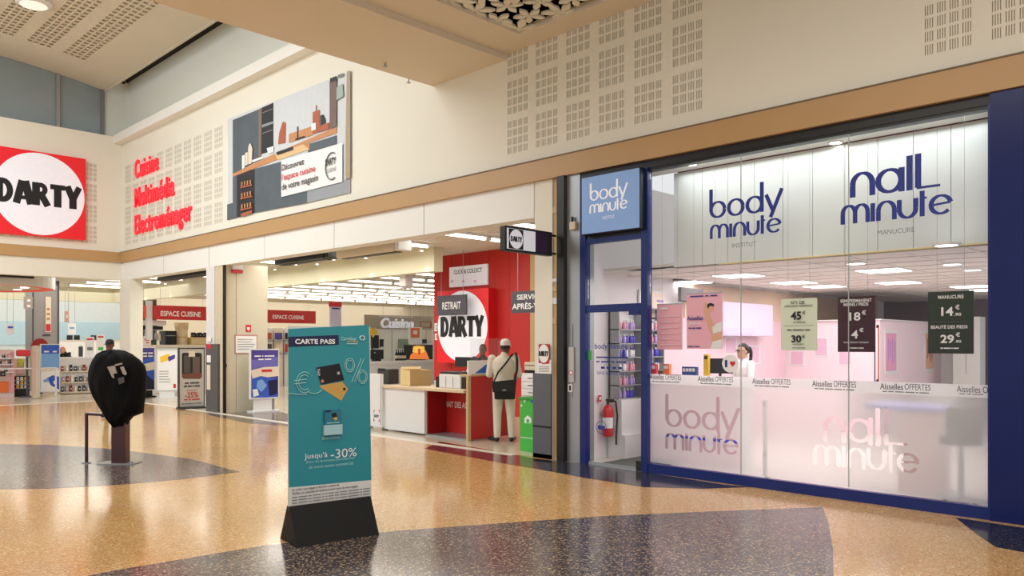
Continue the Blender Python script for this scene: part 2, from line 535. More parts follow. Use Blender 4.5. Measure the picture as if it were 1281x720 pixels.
ROWS = [(4.455, 4.97), (5.045, 5.56), (5.635, 6.15), (6.225, 6.74)]
VL = [slots(a, b, 4, 1, 0.76, 1.0) for a, b in ROWS]
g = []
cols = [8.23 - 0.575 * k for k in (0, 1, 2, 3, 4, 5, 10, 11, 12, 13)] + [23.75 - 0.575 * k for k in range(11)]
for c in cols:
    for vl in VL: g.append((slots(-c, -c + 0.44), vl))
wr = struct('wall_right')
perforated('perforated_panel', lambda u, v: (8.3, -u, v), -24.0, 4.0, 4.25, 7.38, g, CREAM, wr)
MB().box(8.312, 8.5, -4, 24.2, 4.2, 7.4).build('slot_backing', SLOTBACK, wr)
MB().box(8.06, 8.34, 8.3, 24.0, 7.38, 7.62).build('cornice', WHITEW, wr)
MB().box(8.55, 8.75, 8.3, 24.4, 7.6, 9.6).build('upper_wall', smat('upper_wall_paint', 220, 224, 216, rough=0.7, var=0.02, scale=1), wr)
MB().box(8.24, 8.5, -4, 24.0, 3.96, 4.25).build('bronze_band', BRONZE, wr)
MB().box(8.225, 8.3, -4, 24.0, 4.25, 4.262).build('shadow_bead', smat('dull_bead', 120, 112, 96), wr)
MB().box(8.3, 8.6, 7.70, 24.0, 3.45, 3.96).build('lintel', WHITEW, wr)
for y in (10.2, 12.9, 15.6, 18.3, 21.0):
    MB().box(8.296, 8.31, y, y + 0.006, 3.45, 3.96).build('lintel_joint', GREYTX, wr)

wl = struct('wall_left')
g = []
for k in range(12):
    x = 7.2 - 0.575 * k
    for vl in VL: g.append((slots(x, x + 0.44), vl))
perforated('perforated_panel', lambda u, v: (u, 24.0, v), -8.0, 8.3, 4.25, 7.54, g, CREAM, wl)
MB().box(-8, 8.3, 24.012, 24.25, 4.2, 7.5).build('slot_backing', SLOTBACK, wl)
MB().box(-8, 8.3, 24.0, 24.5, 7.54, 7.58).build('window_ledge', CREAM, wl)
MB().box(-8, 8.3, 23.94, 24.2, 3.96, 4.25).build('bronze_band', BRONZE, wl)
MB().box(-8, 8.3, 24.0, 24.3, 3.45, 3.96).build('lintel', CREAM, wl)

# clerestory above the left wall
w1 = struct('window_1', (6, 24.3, 7.56))
px_m = [YP(24.3).un(x, 100).x for x in (-60, 72, 128)]
for a, b in zip(px_m, px_m[1:]):
    MB().box(a + 0.03, b - 0.03, 24.32, 24.34, 7.58, 9.6).build('pane', SKYGLASS, w1)
for x in px_m: MB().box(x - 0.045, x + 0.045, 24.24, 24.36, 7.56, 9.6).build('mullion', STEEL if x < 7 else GREYTX, w1)
MB().box(px_m[-1], 8.75, 24.3, 24.4, 7.56, 9.6).build('end_panel', MATS['upper_wall_paint'], w1)

# vaulted ceiling of the high hall
vz = lambda x: 8.93 + 0.42 * (1 - ((x - 3.4) / 4.5) ** 2)
g = []
for i in range(8):
    for k in range(15):
        x0 = 0.6 + i * 0.82; y0 = 22.6 - k * 0.88
        ul = slots(x0, x0 + 0.56, 4, 1, 0.66, 1.0); vl = slots(y0 - 0.88, y0, 4, 1, 0.62, 1.0)
        g.append((ul, vl))
cl = struct('ceiling')
mbv = perforated('vault', lambda u, v: (u, v, vz(u)), -2.0, 7.9, 8.3, 24.3, g, VAULT, cl, step=0.3)
MB().prism([(x, 8.2, vz(x) + 0.02) for x in [-2 + 0.33 * i for i in range(31)]] + [(x, 8.2, vz(x) + 0.1) for x in [7.9 - 0.33 * i for i in range(31)]], (0, 16.2, 0)).build('slot_backing', SLOTBACK, cl)
MB().box(7.9, 7.96, 8.3, 24.3, 8.9, 9.05).build('vault_edge', VAULT, cl)
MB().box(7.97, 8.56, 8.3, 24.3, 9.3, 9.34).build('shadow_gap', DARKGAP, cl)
# beam soffit and the lower concourse ceiling with the flower lattice opening
MB().box(-6, 8.3, 8.27, 9.97, 5.87, 7.0).build('beam', SOFFIT, cl)
HX0, HX1, HY0, HY1 = 3.6, 7.89, 2.4, 7.6
mb = MB()
mb.box(-6, HX0, -5, 8.27, 5.96, 6.06); mb.box(HX1, 8.3, -5, 8.27, 5.96, 6.06)
mb.box(HX0, HX1, -5, HY0, 5.96, 6.06); mb.box(HX0, HX1, HY1, 8.27, 5.96, 6.06)
mb.build('lower_ceiling', SOFFIT, cl)
MB().box(HX0 - 0.2, HX1 + 0.2, HY0 - 0.2, HY1 + 0.2, 6.6, 6.65).box(HX0 - 0.2, HX0 - 0.15, HY0 - 0.2, HY1 + 0.2, 6.06, 6.6).box(HX1 + 0.15, HX1 + 0.2, HY0 - 0.2, HY1 + 0.2, 6.06, 6.6).box(HX0 - 0.2, HX1 + 0.2, HY0 - 0.2, HY0 - 0.15, 6.06, 6.6).box(HX0 - 0.2, HX1 + 0.2, HY1 + 0.15, HY1 + 0.2, 6.06, 6.6).build('plenum', smat('plenum_black', 3, 3, 4, rough=0.95), cl)  # blackened void behind the lattice; closed sides added to keep light out

lat = thing('ceiling_lattice', (5.7, 5.0, 5.97), 'cream cut-out flower lattice set into the ceiling above the shop fronts', 'lattice')


def flower_mesh(R, n, w, a0):
    mb = MB()
    for k in range(n):
        a = a0 + 2 * math.pi * k / n
        d = Vector((math.cos(a), math.sin(a), 0)); t = Vector((-d.y, d.x, 0))
        pr = [(0.08, 0.10), (0.3, 0.6), (0.55, 1.0), (0.78, 0.75), (1.0, 0.12)]
        L = [d * (R * s) + t * (w * q) for s, q in pr]; Rr = [d * (R * s) - t * (w * q) for s, q in reversed(pr)]
        mb.prism(L + Rr, (0, 0, 0.03))
    mb.prism([(0.05 * math.cos(k * math.pi / 4), 0.05 * math.sin(k * math.pi / 4), 0) for k in range(8)], (0, 0, 0.03))
    return mb


protos = []
for R, n, w, a0 in ((0.34, 6, 0.062, 0.3), (0.27, 6, 0.055, 0.0), (0.22, 5, 0.05, 0.6)):
    mb = flower_mesh(R, n, w, a0); lat_o = tuple(lat['_o'])
    lat['_o'] = (0, 0, 0); o = mb.build('flower', CREAM, lat); lat['_o'] = lat_o
    protos.append(o)
first = [True] * 3
i = 0
for r in range(14):
    for c in range(12):
        x = HX1 - 0.06 - c * 0.42 + (0.21 if r % 2 else 0); y = HY1 - 0.06 - r * 0.385
        if x < HX0 or y < HY0 or x > HX1 + 0.1: continue
        k = (r * 2 + c * 5 + (c * r) % 3) % 3
        o = protos[k]
        if first[k]: first[k] = False
        else:
            o = o.copy(); COL.objects.link(o)
        o.location = (x - 5.7, y - 5.0, 0.02 + 0.004 * ((r + c) % 4)); o.rotation_euler.z = rnd.random() * 2

# ------------------------------------------------------------------ signs on the upper walls
# stroke lettering of the salon logos -----------------------------------------------------------
def arc(cx, cy, r, a0, a1, n=18, ry=None):
    return [(cx + r * math.cos(math.radians(a0 + (a1 - a0) * i / n)), cy + (ry or r) * math.sin(math.radians(a0 + (a1 - a0) * i / n))) for i in range(n + 1)]


GLY = {
    'b': (1.12, [[(0.07, 1.75), (0.07, 0.4)], arc(0.52, 0.5, 0.45, 0, 360)]),
    'o': (1.14, [arc(0.52, 0.5, 0.46, 0, 360)]),
    'd': (1.12, [[(0.95, 1.75), (0.95, 0.03)], arc(0.5, 0.5, 0.45, 0, 360)]),
    'y': (0.98, [[(0.03, 0.98), (0.42, 0.08)], [(0.98, 1.22), (0.3, -0.34)]]),
    'm': (1.5, [[(0.06, 0), (0.06, 0.55)], arc(0.39, 0.55, 0.33, 180, 0, ry=0.42), [(0.72, 0), (0.72, 0.55)], arc(1.05, 0.55, 0.33, 180, 0, ry=0.42), [(1.38, 0.55), (1.38, 0)]]),
    'i': (0.24, [[(0.08, 0), (0.08, 0.97)]]),
    'n': (0.98, [[(0.06, 0), (0.06, 0.5)], arc(0.46, 0.5, 0.4, 180, 0, ry=0.47), [(0.86, 0.5), (0.86, 0)]]),
    'u': (0.98, [[(0.06, 0.97), (0.06, 0.47)], arc(0.46, 0.47, 0.4, 180, 360, ry=0.45), [(0.86, 0.47), (0.86, 0.97)]]),
    't': (0.42, [[(0.12, 1.3), (0.12, 0.0)], [(0.0, 0.93), (0.34, 0.93)]]),
    'e': (1.05, [arc(0.5, 0.5, 0.45, 10, 320), [(0.08, 0.5), (0.93, 0.58)]]),
    'a': (1.12, [arc(0.5, 0.5, 0.45, 0, 360), [(0.96, 0.98), (0.96, 0.0)]]),
    'l': (0.26, [[(0.1, 0.0), (0.1, 1.55)]]),
    'L': (0.9, [[(0.06, 1.42), (0.06, 0.07)], [(0.0, 0.06), (0.86, 0.06)]]),
    'I': (0.28, [[(0.08, 0.0), (0.08, 1.40)]]),
}


def word_strokes(word, x, y, s, sy=None, sp=0.06):
    """list of strokes (points, half widths) of a word; x-height s"""
    sy = sy or s; out = []
    for ch in word:
        adv, st = GLY[ch]
        for pts in st:
            P = [(x + a * s, y + b * sy) for a, b in pts]; Wd = []
            for i in range(len(P)):
                a = P[max(0, i - 1)]; b = P[min(len(P) - 1, i + 1)]
                v = abs(b[1] - a[1]) / (math.hypot(b[0] - a[0], b[1] - a[1]) + 1e-9)
                Wd.append(s * (0.05 + 0.07 * v))
            out.append((P, Wd))
        x += (adv + sp) * s
    return out, x


def word_width(word, s, sp=0.06): return sum((GLY[c][0] + sp) * s for c in word)


def stroke_mesh(strokes, pl, org, m, name, parent, e=0.002, th=0.003):
    mb = MB()
    for k_, (P, Wd) in enumerate(strokes):
        L, R = [], []
        for i, (x, y) in enumerate(P):
            a = P[max(0, i - 1)]; b = P[min(len(P) - 1, i + 1)]
            t_ = Vector((b[0] - a[0], b[1] - a[1], 0)).normalized(); nn = (-t_.y, t_.x)
            L.append((x + nn[0] * Wd[i], y + nn[1] * Wd[i])); R.append((x - nn[0] * Wd[i], y - nn[1] * Wd[i]))
        to = lambda q: org + pl.x * q[0] + UP * q[1] + pl.n * (e + 0.0004 * (k_ % 7))
        for i in range(len(P) - 1):
            mb.poly([to(R[i]), to(R[i + 1]), to(L[i + 1]), to(L[i])])
    return mb.build(name, m, parent)




BOLD = {
    'D': (0.84, [([(0.15, 0), (0.15, 1)], 0.15), ([(0.15, 0.9), (0.34, 0.9)] + arc(0.34, 0.5, 0.33, 90, -90, 14, ry=0.4) + [(0.15, 0.1)], 0.115)]),
    'A': (0.94, [([(0.13, 0), (0.42, 1)], 0.14), ([(0.86, 0), (0.54, 1)], 0.16), ([(0.25, 0.27), (0.75, 0.27)], 0.08), ([(0.40, 0.93), (0.58, 0.93)], 0.07)]),
    'R': (0.84, [([(0.15, 0), (0.15, 1)], 0.15), ([(0.15, 0.9), (0.36, 0.9)] + arc(0.36, 0.71, 0.24, 90, -90, 10, ry=0.2) + [(0.15, 0.5)], 0.1), ([(0.4, 0.5), (0.74, 0.0)], 0.14)]),
    'T': (0.76, [([(0.4, 0), (0.4, 0.95)], 0.15), ([(0.02, 0.89), (0.78, 0.89)], 0.11)]),
    'Y': (0.88, [([(0.43, 0), (0.43, 0.5)], 0.15), ([(0.13, 1), (0.41, 0.45)], 0.14), ([(0.76, 1), (0.46, 0.45)], 0.12)]),
}


def heavy_word(word, pl, bl, w, h, m, parent, e):
    """heavy cut lettering filling a w x h box from its lower left corner"""
    tot = sum(BOLD[c][0] for c in word); kx_ = w / tot; x = 0; out = []
    for c in word:
        adv, st = BOLD[c]
        for pts, wd in st: out.append(([((x + a) * kx_, b * h) for a, b in pts], [wd * 1.3 * min(kx_, h)] * len(pts)))
        x += adv
    return stroke_mesh(out, pl, Vector(bl), m, 'lettering', parent, e)


def round_logo(pl, c, w, h, parent, m_sq, m_disc, m_tx, e=0.0, depth=0.0, sq=True, tw=0.9, th=0.27):
    """square board with a white disc and bold lettering; c = centre on the plane"""
    c = Vector(c)
    if sq:
        q = [c - pl.x * w / 2 - UP * h / 2, c + pl.x * w / 2 - UP * h / 2, c + pl.x * w / 2 + UP * h / 2, c - pl.x * w / 2 + UP * h / 2]
        MB().prism([p + pl.n * (e + depth) for p in q], -pl.n * max(depth, 0.004)).build('board', m_sq, parent)
    mb = MB(); disc_on(mb, pl, c, w * 0.485, e + depth + 0.004, 48, 0, h * 0.485); mb.build('disc', m_disc, parent)
    heavy_word('DARTY', pl, c - pl.x * (w * tw / 2) - UP * (h * th / 2), w * tw, h * th, m_tx, parent, e + depth + 0.008)


t = thing('round_logo_sign', (6.15, 24.0, 4.51), 'big square red lit sign with white disc and black lettering', 'sign')
round_logo(LFT, (6.15, 24.0, 5.645), 2.27, 2.27, t, REDLIT, WHITELIT, BLACKTX, depth=0.14)

for word, x0, x1, yt, yb, lab in (('Cuisine', 170, 199, 201, 224, 'raised red letters reading Cuisine, topmost of three words'),
                                  ('Multimédia', 170, 219, 236, 260, 'raised red letters reading Multimédia between two other words'),
                                  ('Electroménager', 170, 241, 270, 301, 'raised red letters reading Electroménager, lowest of three words')):
    p = FAC.un(x0, yb)
    t = thing('wall_lettering', p, lab, 'lettering', 'red words on the perforated wall')
    ptext(word, FAC, x0, x1, yt, yb, REDGLOW, t, e=0.0, depth=0.045, bold=0.012, spacing=1.12)

# kitchen advertising banner
t = thing('wall_banner', FAC.un(360, 260), 'wide kitchen advertising banner with grey cabinets and wooden worktop', 'banner')
BP = FAC.off(0.014)
MB().prism([BP.un(*p) for p in ((285, 274), (438, 241), (438, 89), (285, 149))], (0.013, 0, 0)).build('panel', PALEWALL, t)
sc = lambda x, y: (280 + x / 3.69, 85 + y / 3.69)
K = lambda *pts: [sc(*p) for p in pts]
pprint('print', BP, [
    (SLATE, K((41, 240), (175, 185), (175, 420), (41, 490))),
    (smat('poster_door_edge', 128, 108, 100), K((160, 190), (175, 184), (175, 415), (160, 425))),
    (DARKP, K((175, 183), (229, 160), (229, 380), (172, 398))),
    (STEEL, K((176, 262), (228, 245), (228, 256), (176, 275))),
    (GREYTX, K((178, 205), (226, 186), (226, 190), (178, 209))), (GREYTX, K((178, 300), (226, 282), (226, 287), (178, 304))),
    (SLATE, K((41, 498), (60, 490), (60, 690), (15, 702), (15, 630), (41, 622))),
    (DARKP, K((60, 485), (143, 465), (143, 668), (60, 690))),
    (SLATE, K((143, 465), (270, 430), (270, 595), (385, 570), (385, 622), (143, 668))),
    (smat('poster_floor', 150, 158, 164), K((385, 570), (545, 522), (583, 505), (583, 575), (385, 622))),
    (SLATE, K((388, 352), (521, 310), (521, 350), (388, 390))),
    (WOODP, K((41, 488), (235, 395), (521, 270), (521, 300), (395, 345), (395, 375), (240, 425), (41, 502))),
    (smat('poster_light_wood', 222, 190, 140), K((235, 398), (365, 352), (395, 375), (250, 425))),
    (CLAY, K((255, 300), (272, 247), (285, 252), (283, 345), (250, 352))),
    (WOODP, K((300, 305), (408, 268), (410, 310), (300, 345))),
    (CLAY, K((410, 204), (442, 192), (442, 296), (410, 305))), (CLAY, K((424, 172), (428, 171), (428, 200), (424, 200))),
    (DARKP, K((446, 220), (458, 214), (470, 240), (462, 290), (446, 292))), (CLAY, K((440, 268), (485, 250), (485, 282), (440, 296))),
    (WHITETX, K((404, 258), (424, 252), (424, 284), (404, 290))),
    (DARKP, K((338, 270), (342, 268), (344, 325), (338, 328))), (DARKP, K((330, 326), (374, 312), (374, 320), (330, 334))),
    (WHITETX, K((198, 370), (230, 360), (228, 388), (204, 396))),
    (WHITETX, K((84, 405), (96, 400), (96, 460), (84, 468))), (SAND, K((98, 392), (110, 388), (110, 445), (98, 452))),
    (SAND, K((112, 368), (118, 348), (124, 350), (132, 372), (128, 440), (112, 445))),
    (WHITETX, K((130, 425), (180, 408), (182, 416), (132, 436))),
    (DARKP, K((242, 388), (318, 362), (320, 376), (246, 402))),
    (smat('poster_brown', 112, 92, 84), K((488, 62), (520, 50), (520, 268), (488, 282))),
    (BLACKTX, K((490, 48), (521, 36), (521, 58), (490, 68))), (GREYTX, K((527, 32), (552, 22), (552, 36), (527, 46))),
    (smat('poster_leaf', 160, 176, 172), K((520, 90), (548, 70), (552, 130), (520, 150))),
    (smat('poster_tan', 168, 152, 124), K((568, 16), (583, 11), (583, 505), (562, 515), (562, 300))),
    (WHITETX, K((265, 428), (547, 345), (547, 525), (265, 595))),
] + [(CLAY, K((76, yy), (130, yy - 12), (130, yy - 5), (76, yy + 7))) for yy in (548, 600, 652)]
  + [(CLAY, K((78, 672), (130, 655), (130, 670), (78, 686)))]
  + [(WOODP, K((80 + 13 * k, yy - 22 - 3 * k), (86 + 13 * k, yy - 24 - 3 * k), (86 + 13 * k, yy - 4 - 3 * k), (80 + 13 * k, yy - 2 - 3 * k))) for yy in (548, 600, 652) for k in range(4)], t)


def ktext(s, x0, y0t, y0b, x1, m, **k):
    a = sc(x0, y0t); b = sc(x0, y0b); c = sc(x1, y0b)
    return ptext(s, BP, a[0], c[0], a[1], b[1], m, t, e=0.045, **k)


ktext('Découvrez', 276, 448, 476, 378, BLACKTX, bold=0.01)
ktext("l'espace cuisine", 276, 492, 530, 430, REDTX, bold=0.01)
ktext('de votre magasin', 276, 536, 574, 443, BLACKTX, bold=0.01)
ktext('DARTY', 477, 424, 456, 526, BLACKTX, bold=0.03)
ktext('CUISINE', 477, 470, 488, 526, GREYTX)
mb = MB(); P = [BP.un(*sc(498 + 29 * math.cos(a), 452 - 62 * math.sin(a) - 8 * math.cos(a)), 0.045) for a in [math.pi * 0.35 + i * math.pi * 1.3 / 20 for i in range(21)]]
mb.tube(P, 0.012, 6); mb.build('logo_ring', GREYTX, t)

# ceiling lamp, cctv, sprinklers on the upper part
t = thing('ceiling_lamp', at(42, 4, 17.5), 'white round lamp fixed under the perforated vault', 'lamp')
p = at(42, 4, 17.5); p.z = vz(p.x)
MB().lathe([(0, -0.12), (0.3, -0.12), (0.36, -0.08), (0.38, 0.0), (0, 0.0)], p, 24).build('housing', WHITEP, t, smooth=True)
MB().lathe([(0, -0.135), (0.27, -0.125), (0.28, -0.115)], p, 24).build('diffuser', smat('lamp_white', 236, 236, 226, emit=0.6), t)
p = XP(8.55).un(160, 105)
t = thing('security_camera', p, 'small white security camera on the upper wall near the ceiling gap', 'camera')
MB().cyl(p, p + Vector((-0.16, 0, 0)), 0.03).build('bracket', WHITEP, t)
MB().cyl(p + Vector((-0.16, 0.1, 0.03)), p + Vector((-0.2, -0.2, -0.04)), 0.07, 0.08).build('body', BEIGEP, t, bevel=0.01)
MB().cyl(p + Vector((-0.2, -0.2, -0.04)), p + Vector((-0.205, -0.23, -0.047)), 0.055).build('lens', BLACK, t)
for x, y, lab in ((482, 79, 'tiny sprinkler head at the middle of the beam soffit'), (511, 99, 'tiny dark sprinkler head at the beam edge')):
    r = ray(x, y); d = (5.87 - CAMH) / r.z; p = EYE + r * d
    t = thing('sprinkler_head', p, lab, 'sprinkler')
    MB().cyl(p, p - UP * 0.05, 0.012).build('stem', STEEL, t)
    MB().cyl(p - UP * 0.05, p - UP * 0.06, 0.035).build('deflector', STEEL, t)

# ------------------------------------------------------------------ pillars of the facade
fy = lambda x, X=8.3: XP(X).un(x, HY).y
fz = lambda x, y, X=8.3: XP(X).un(x, y).z
# corner pillar
pc = struct('wall_corner_pillar')
MB().box(8.25, 8.6, fy(165), 24.05, 0, 3.45).build('shaft', CREAM, pc)
# pillar with the grey lower cladding
pc2 = struct('wall_mid_pillar')
MB().box(8.3, 8.5, fy(268), fy(258), 0, 3.45).build('white_face', WHITEP, pc2)
MB().box(8.32, 8.62, fy(279), fy(268), 0, 3.45).build('beige_face', smat('beige_pillar_paint', 206, 196, 170, rough=0.6), pc2)
MB().box(8.27, 8.32, fy(274), fy(259), 0, fz(266, 430)).build('grey_cladding', smat('dark_grey_cladding', 84, 84, 86, rough=0.5), pc2)
MB().box(8.29, 8.36, fy(279.9), fy(279.05), 0, 3.45).build('black_edge', BLACK, pc2)
yret = fy(279)
MB().box(8.63, 9.42, yret - 0.004, yret + 0.35, 0, 3.5).build('return_panel', smat('beige_panel', 208, 202, 180, rough=0.5, var=0.02), pc2)
RP = YP(yret)
t = thing('alarm_box', RP.un(297, 330), 'small white alarm box high on the beige door panel', 'alarm')
mb = MB(); pbox(mb, RP.off(0.08), 291, 304, 327, 337, 0.075); mb.build('case', WHITEP, t, bevel=0.01)
mb = MB(); pbox(mb, RP.off(0.085), 291, 304, 337.5, 341, 0.08); mb.build('base_strip', REDTX, t)
t = thing('fire_notice', RP.un(311, 411), 'small red and white safety sign above the framed notice', 'sign')
mb = MB(); pbox(mb, RP.off(0.012), 307.5, 314, 406, 415, 0.01); mb.build('plate', REDTX, t)
pprint('print', RP.off(0.012), [(WHITETX, [(309, 409), (312.5, 409), (312.5, 411.5), (310.8, 413.5), (309, 411.5)])], t)
t = thing('framed_notice', RP.un(308, 441), 'white evacuation notice in a thin red frame on beige panel', 'notice')
mb = MB(); pbox(mb, RP.off(0.02), 294, 322, 418.5, 442, 0.018); mb.build('frame', smat('notice_frame', 190, 130, 120), t)
pprint('print', RP.off(0.02), [(WHITETX, [(295, 419.8), (321, 420.2), (321, 441), (295, 441)])] +
       [(GREYTX, [(297, y), (319 - (y * 7 % 5), y), (319 - (y * 7 % 5), y + 0.7), (297, y + 0.7)]) for y in (424, 427, 430, 433, 436)], t)
t = thing('door_stop', RP.un(282.5, 457), 'small black latch on the edge of the beige panel', 'latch')
mb = MB(); pbox(mb, RP.off(0.03), 280.6, 283.8, 455, 459, 0.028); mb.build('plate', BLACKP, t, bevel=0.004)
MB().cyl(RP.un(282.2, 457, 0.03), RP.un(282.2, 457, 0.055), 0.012).build('pin', BLACKP, t)
# stickers on the grey cladded pillar
G = XP(8.27)
for k, (x0, x1, yt, yb, m, lab) in enumerate(((258.6, 264, 421, 427, WHITETX, 'tiny white sticker at the top of the pillar cladding'), (258.6, 264, 430, 436, REDTX, 'red round-edged sticker on the pillar cladding'),
                                        (258.6, 263.5, 444, 453, WHITETX, 'square white sticker below the red one on the pillar'), (258.6, 263, 456, 487, SAND, 'tall pale opening-hours sticker low on the pillar'))):
    mb = MB(); pbox(mb, G.off(0.004), x0, x1, yt, yb, 0.004)
    tag(mb.build('pillar_sticker', m), lab, 'sticker')
# pillar between the two shops
pd = struct('wall_shop_pillar')
ya, yb_ = fy(691), fy(669)
MB().box(8.3, 8.75, ya, yb_, 0, 3.96).build('cream_face', CREAM, pd)
MB().box(8.27, 8.3, ya + 0.005, yb_ + 0.01, 0, fz(680, 467)).build('grey_cladding', GREY, pd)
MB().box(8.262, 8.27, ya, yb_ + 0.01, fz(680, 534), fz(680, 532)).build('cladding_joint', BLACK, pd)
MB().box(8.27, 8.3, ya + 0.005, yb_ + 0.01, 0.0, 0.06).build('plinth', GREY, pd)
MB().box(8.32, 8.6, fy(700), ya, 0, 3.96).build('beige_strip', WOODT, pd)
for yt, yb2 in ((258, 266), (348, 352), (358, 364), (372, 380), (398, 405)):
    MB().box(8.305, 8.33, fy(699), ya, fz(696, yb2), fz(696, yt)).build('fixing_plate', WHITEP if yt in (348, 372) else WOODT, pd)
MB().box(8.22, 8.6, fy(710), fy(701), 0, 3.96).build('black_post', BLACK, pd)
MB().box(8.29, 8.6, fy(726), fy(710), 0, 3.96).build('steel_cladding', STEEL, pd)
MB().box(8.284, 8.29, fy(717.5), fy(717), 0.9, 1.9).build('steel_seam', GREYTX, pd)
SP = XP(8.27)
t = thing('pillar_logo_sign', SP.un(681, 450), 'small square logo sign with white disc on the grey cladding', 'sign')
c = SP.un(681, 442)
round_logo(SP, c, 0.205, 0.27, t, smat('dull_red_sign', 176, 50, 52), WHITETX, BLACKTX, depth=0.01)
t = thing('paper_notice', SP.un(681, 467), 'white paper notice with a red mark under the pillar logo', 'notice')
mb = MB(); pbox(mb, SP.off(0.006), 672, 689.5, 449.5, 467, 0.005); mb.build('sheet', WHITETX, t)
pprint('print', SP.off(0.006), [(REDTX, [(678, 454), (686, 453.6), (686, 454.8), (678, 455.2)])] + [(GREYTX, [(674, y), (687, y - 0.1), (687, y + 0.5), (674, y + 0.6)]) for y in (458, 460, 462, 464)], t)
ST = XP(8.288)
for x0, x1, yt, yb2, m, lab in ((710.5, 716, 434, 462, smat('intercom_plate', 190, 188, 186, rough=0.4), 'brushed wall plate with a red ring on the steel cladding'),):
    t = thing('wall_plate', ST.un(713, yb2), lab, 'plate')
    mb = MB(); pbox(mb, ST.off(0.02), 711, 717.5, yt, 478, 0.018); mb.build('plate', m, t, bevel=0.004)
    mb = MB(); disc_on(mb, ST, ST.un(714, 466, 0.022), 0.035, 0.0); mb.build('red_ring', REDTX, t)
    mb = MB(); disc_on(mb, ST, ST.un(714, 466, 0.024), 0.023, 0.0); mb.build('ring_centre', WHITETX, t)
t = thing('pictogram_sticker', ST.un(713, 490), 'small white pictogram sticker low on the steel cladding', 'sticker')
mb = MB(); pbox(mb, ST.off(0.006), 710.5, 716, 480, 490, 0.004); mb.build('plate', WHITETX, t)
pprint('print', ST.off(0.006), [(BLACKTX, [(712, 482), (714.5, 482), (714.5, 488), (712, 488)])], t)
t = thing('door_camera', ST.un(716, 281), 'little black and beige sensor beside the pale blue sign', 'sensor')
mb = MB(); pbox(mb, ST.off(0.05), 712, 719, 277, 287, 0.048); mb.build('case', BEIGEP, t, bevel=0.008)
MB().cyl(ST.un(716, 277, 0.03), ST.un(716, 271, 0.03), 0.018).build('sensor_knob', BLACKP, t)

# projecting flag sign of the electronics store
FP = YP(7.17)
t = thing('flag_sign', (8.2, 7.17, 2.85), 'black framed flag sign with round logo, jutting out from black post', 'sign')
xa, xb = FP.un(632, HY).x, FP.un(691, HY).x
z0, z1 = 2.84, 3.17
MB().box(xa, xb, 7.17, 7.27, z0, z1).build('case', BLACK, t, bevel=0.008)
for z in (z0 + 0.03, z1 - 0.05): MB().box(xb, 8.22, 7.2, 7.235, z, z + 0.025).build('arm', BLACK, t)
w = xb - xa
MB().box(xa + 0.03, xa + w * 0.62, 7.164, 7.17, z0 + 0.03, z1 - 0.03).build('white_face', WHITELIT, t)
MB().box(xa + w * 0.64, xb - 0.1, 7.164, 7.17, z0 + 0.03, z1 - 0.03).build('purple_face', smat('purple_face', 44, 18, 60), t)
q = MB().box(xa + 0.06, xa + 0.33, 7.160, 7.164, z0 + 0.035, z1 - 0.035).build('logo_square', BLACKTX, t)
mb = MB(); disc_on(mb, FP, (xa + 0.195, 7.17, (z0 + z1) / 2), 0.125, 0.012); mb.build('disc', WHITELIT, t)  # glow added so the disc reads white on the side facing away from light
heavy_word('DARTY', FP, (xa + 0.09, 7.17, (z0 + z1) / 2 - 0.035), 0.21, 0.07, BLACKTX, t, 0.014)

# ------------------------------------------------------------------ beauty salon front
yd0, yd1 = fy(803), fy(727)                        # door bay
wy0, wy1 = fy(1236), fy(811)                       # big window
mbh = MB().box(8.3, 8.55, -4, fy(726), 3.86, 3.96)
tag(mbh.build('trim_3', BLACK), kind='structure')
ws = struct('window_2', (8.35, 4, 0))
MB().box(8.29, 8.37, wy0, wy1, 0.0, 0.115).build('bottom_rail', BLUE, ws)
MB().box(8.31, 8.37, wy0, wy1, 3.83, 3.87).build('top_rail', BLACK, ws)
MB().box(8.28, 8.38, fy(811), fy(803), 0, 3.87).build('post', BLUE, ws)
MB().box(8.28, 8.38, fy(733.5), yd1, 0, 3.87).build('post', BLUE, ws)
MB().box(8.29, 8.37, wy0 - 0.03, wy0, 0, 3.87).build('post', BLUE, ws)
seams = [wy1, fy(925), fy(1060), wy0]
for a, b in zip(seams, seams[1:]):
    MB().box(8.33, 8.342, b + 0.003, a - 0.003, 0.13, 3.83).build('pane', GLASS, ws)
for y in seams[1:3]: MB().box(8.328, 8.344, y - 0.003, y + 0.003, 0.13, 3.83).build('glass_seam', smat('seam_silicone', 186, 190, 190), ws)

# door bay with transom and glazed door
dr = struct('door_1', (8.35, 6.3, 0))
ztr = fz(765, 385)
MB().box(8.29, 8.37, yd0, yd1, ztr - 0.05, ztr + 0.05).build('transom_bar', BLUE, dr)
MB().box(8.29, 8.37, yd0, yd1, 2.98, 3.05).build('transom_top', BLUE, dr)
MB().box(8.33, 8.342, yd0, fy(734), ztr + 0.05, 2.98).build('pane', GLASS, dr)
MB().box(8.33, 8.342, yd0 + 0.01, fy(735), 0.03, ztr - 0.06).build('door_pane', GLASS, dr)
MB().box(8.32, 8.352, yd0 + 0.01, fy(735), 0.0, 0.035).build('door_shoe', STEEL, dr)
MB().box(8.31, 8.36, yd0 + 0.01, yd0 + 0.1, 0.0, 0.13).build('floor_hinge', BLACKP, dr)
MB().box(8.29, 8.37, yd0 + 0.04, yd0 + 0.2, ztr - 0.1, ztr - 0.05).build('door_closer', BLUE, dr)
MB().box(8.3, 8.36, yd0, fy(734), 3.05, 3.87).build('sign_backing', BLACK, dr)
DP = XP(8.33)
ptext("body'minute", DP, 744, 785, 429, 438, NAVYTX, dr, bold=0.01)
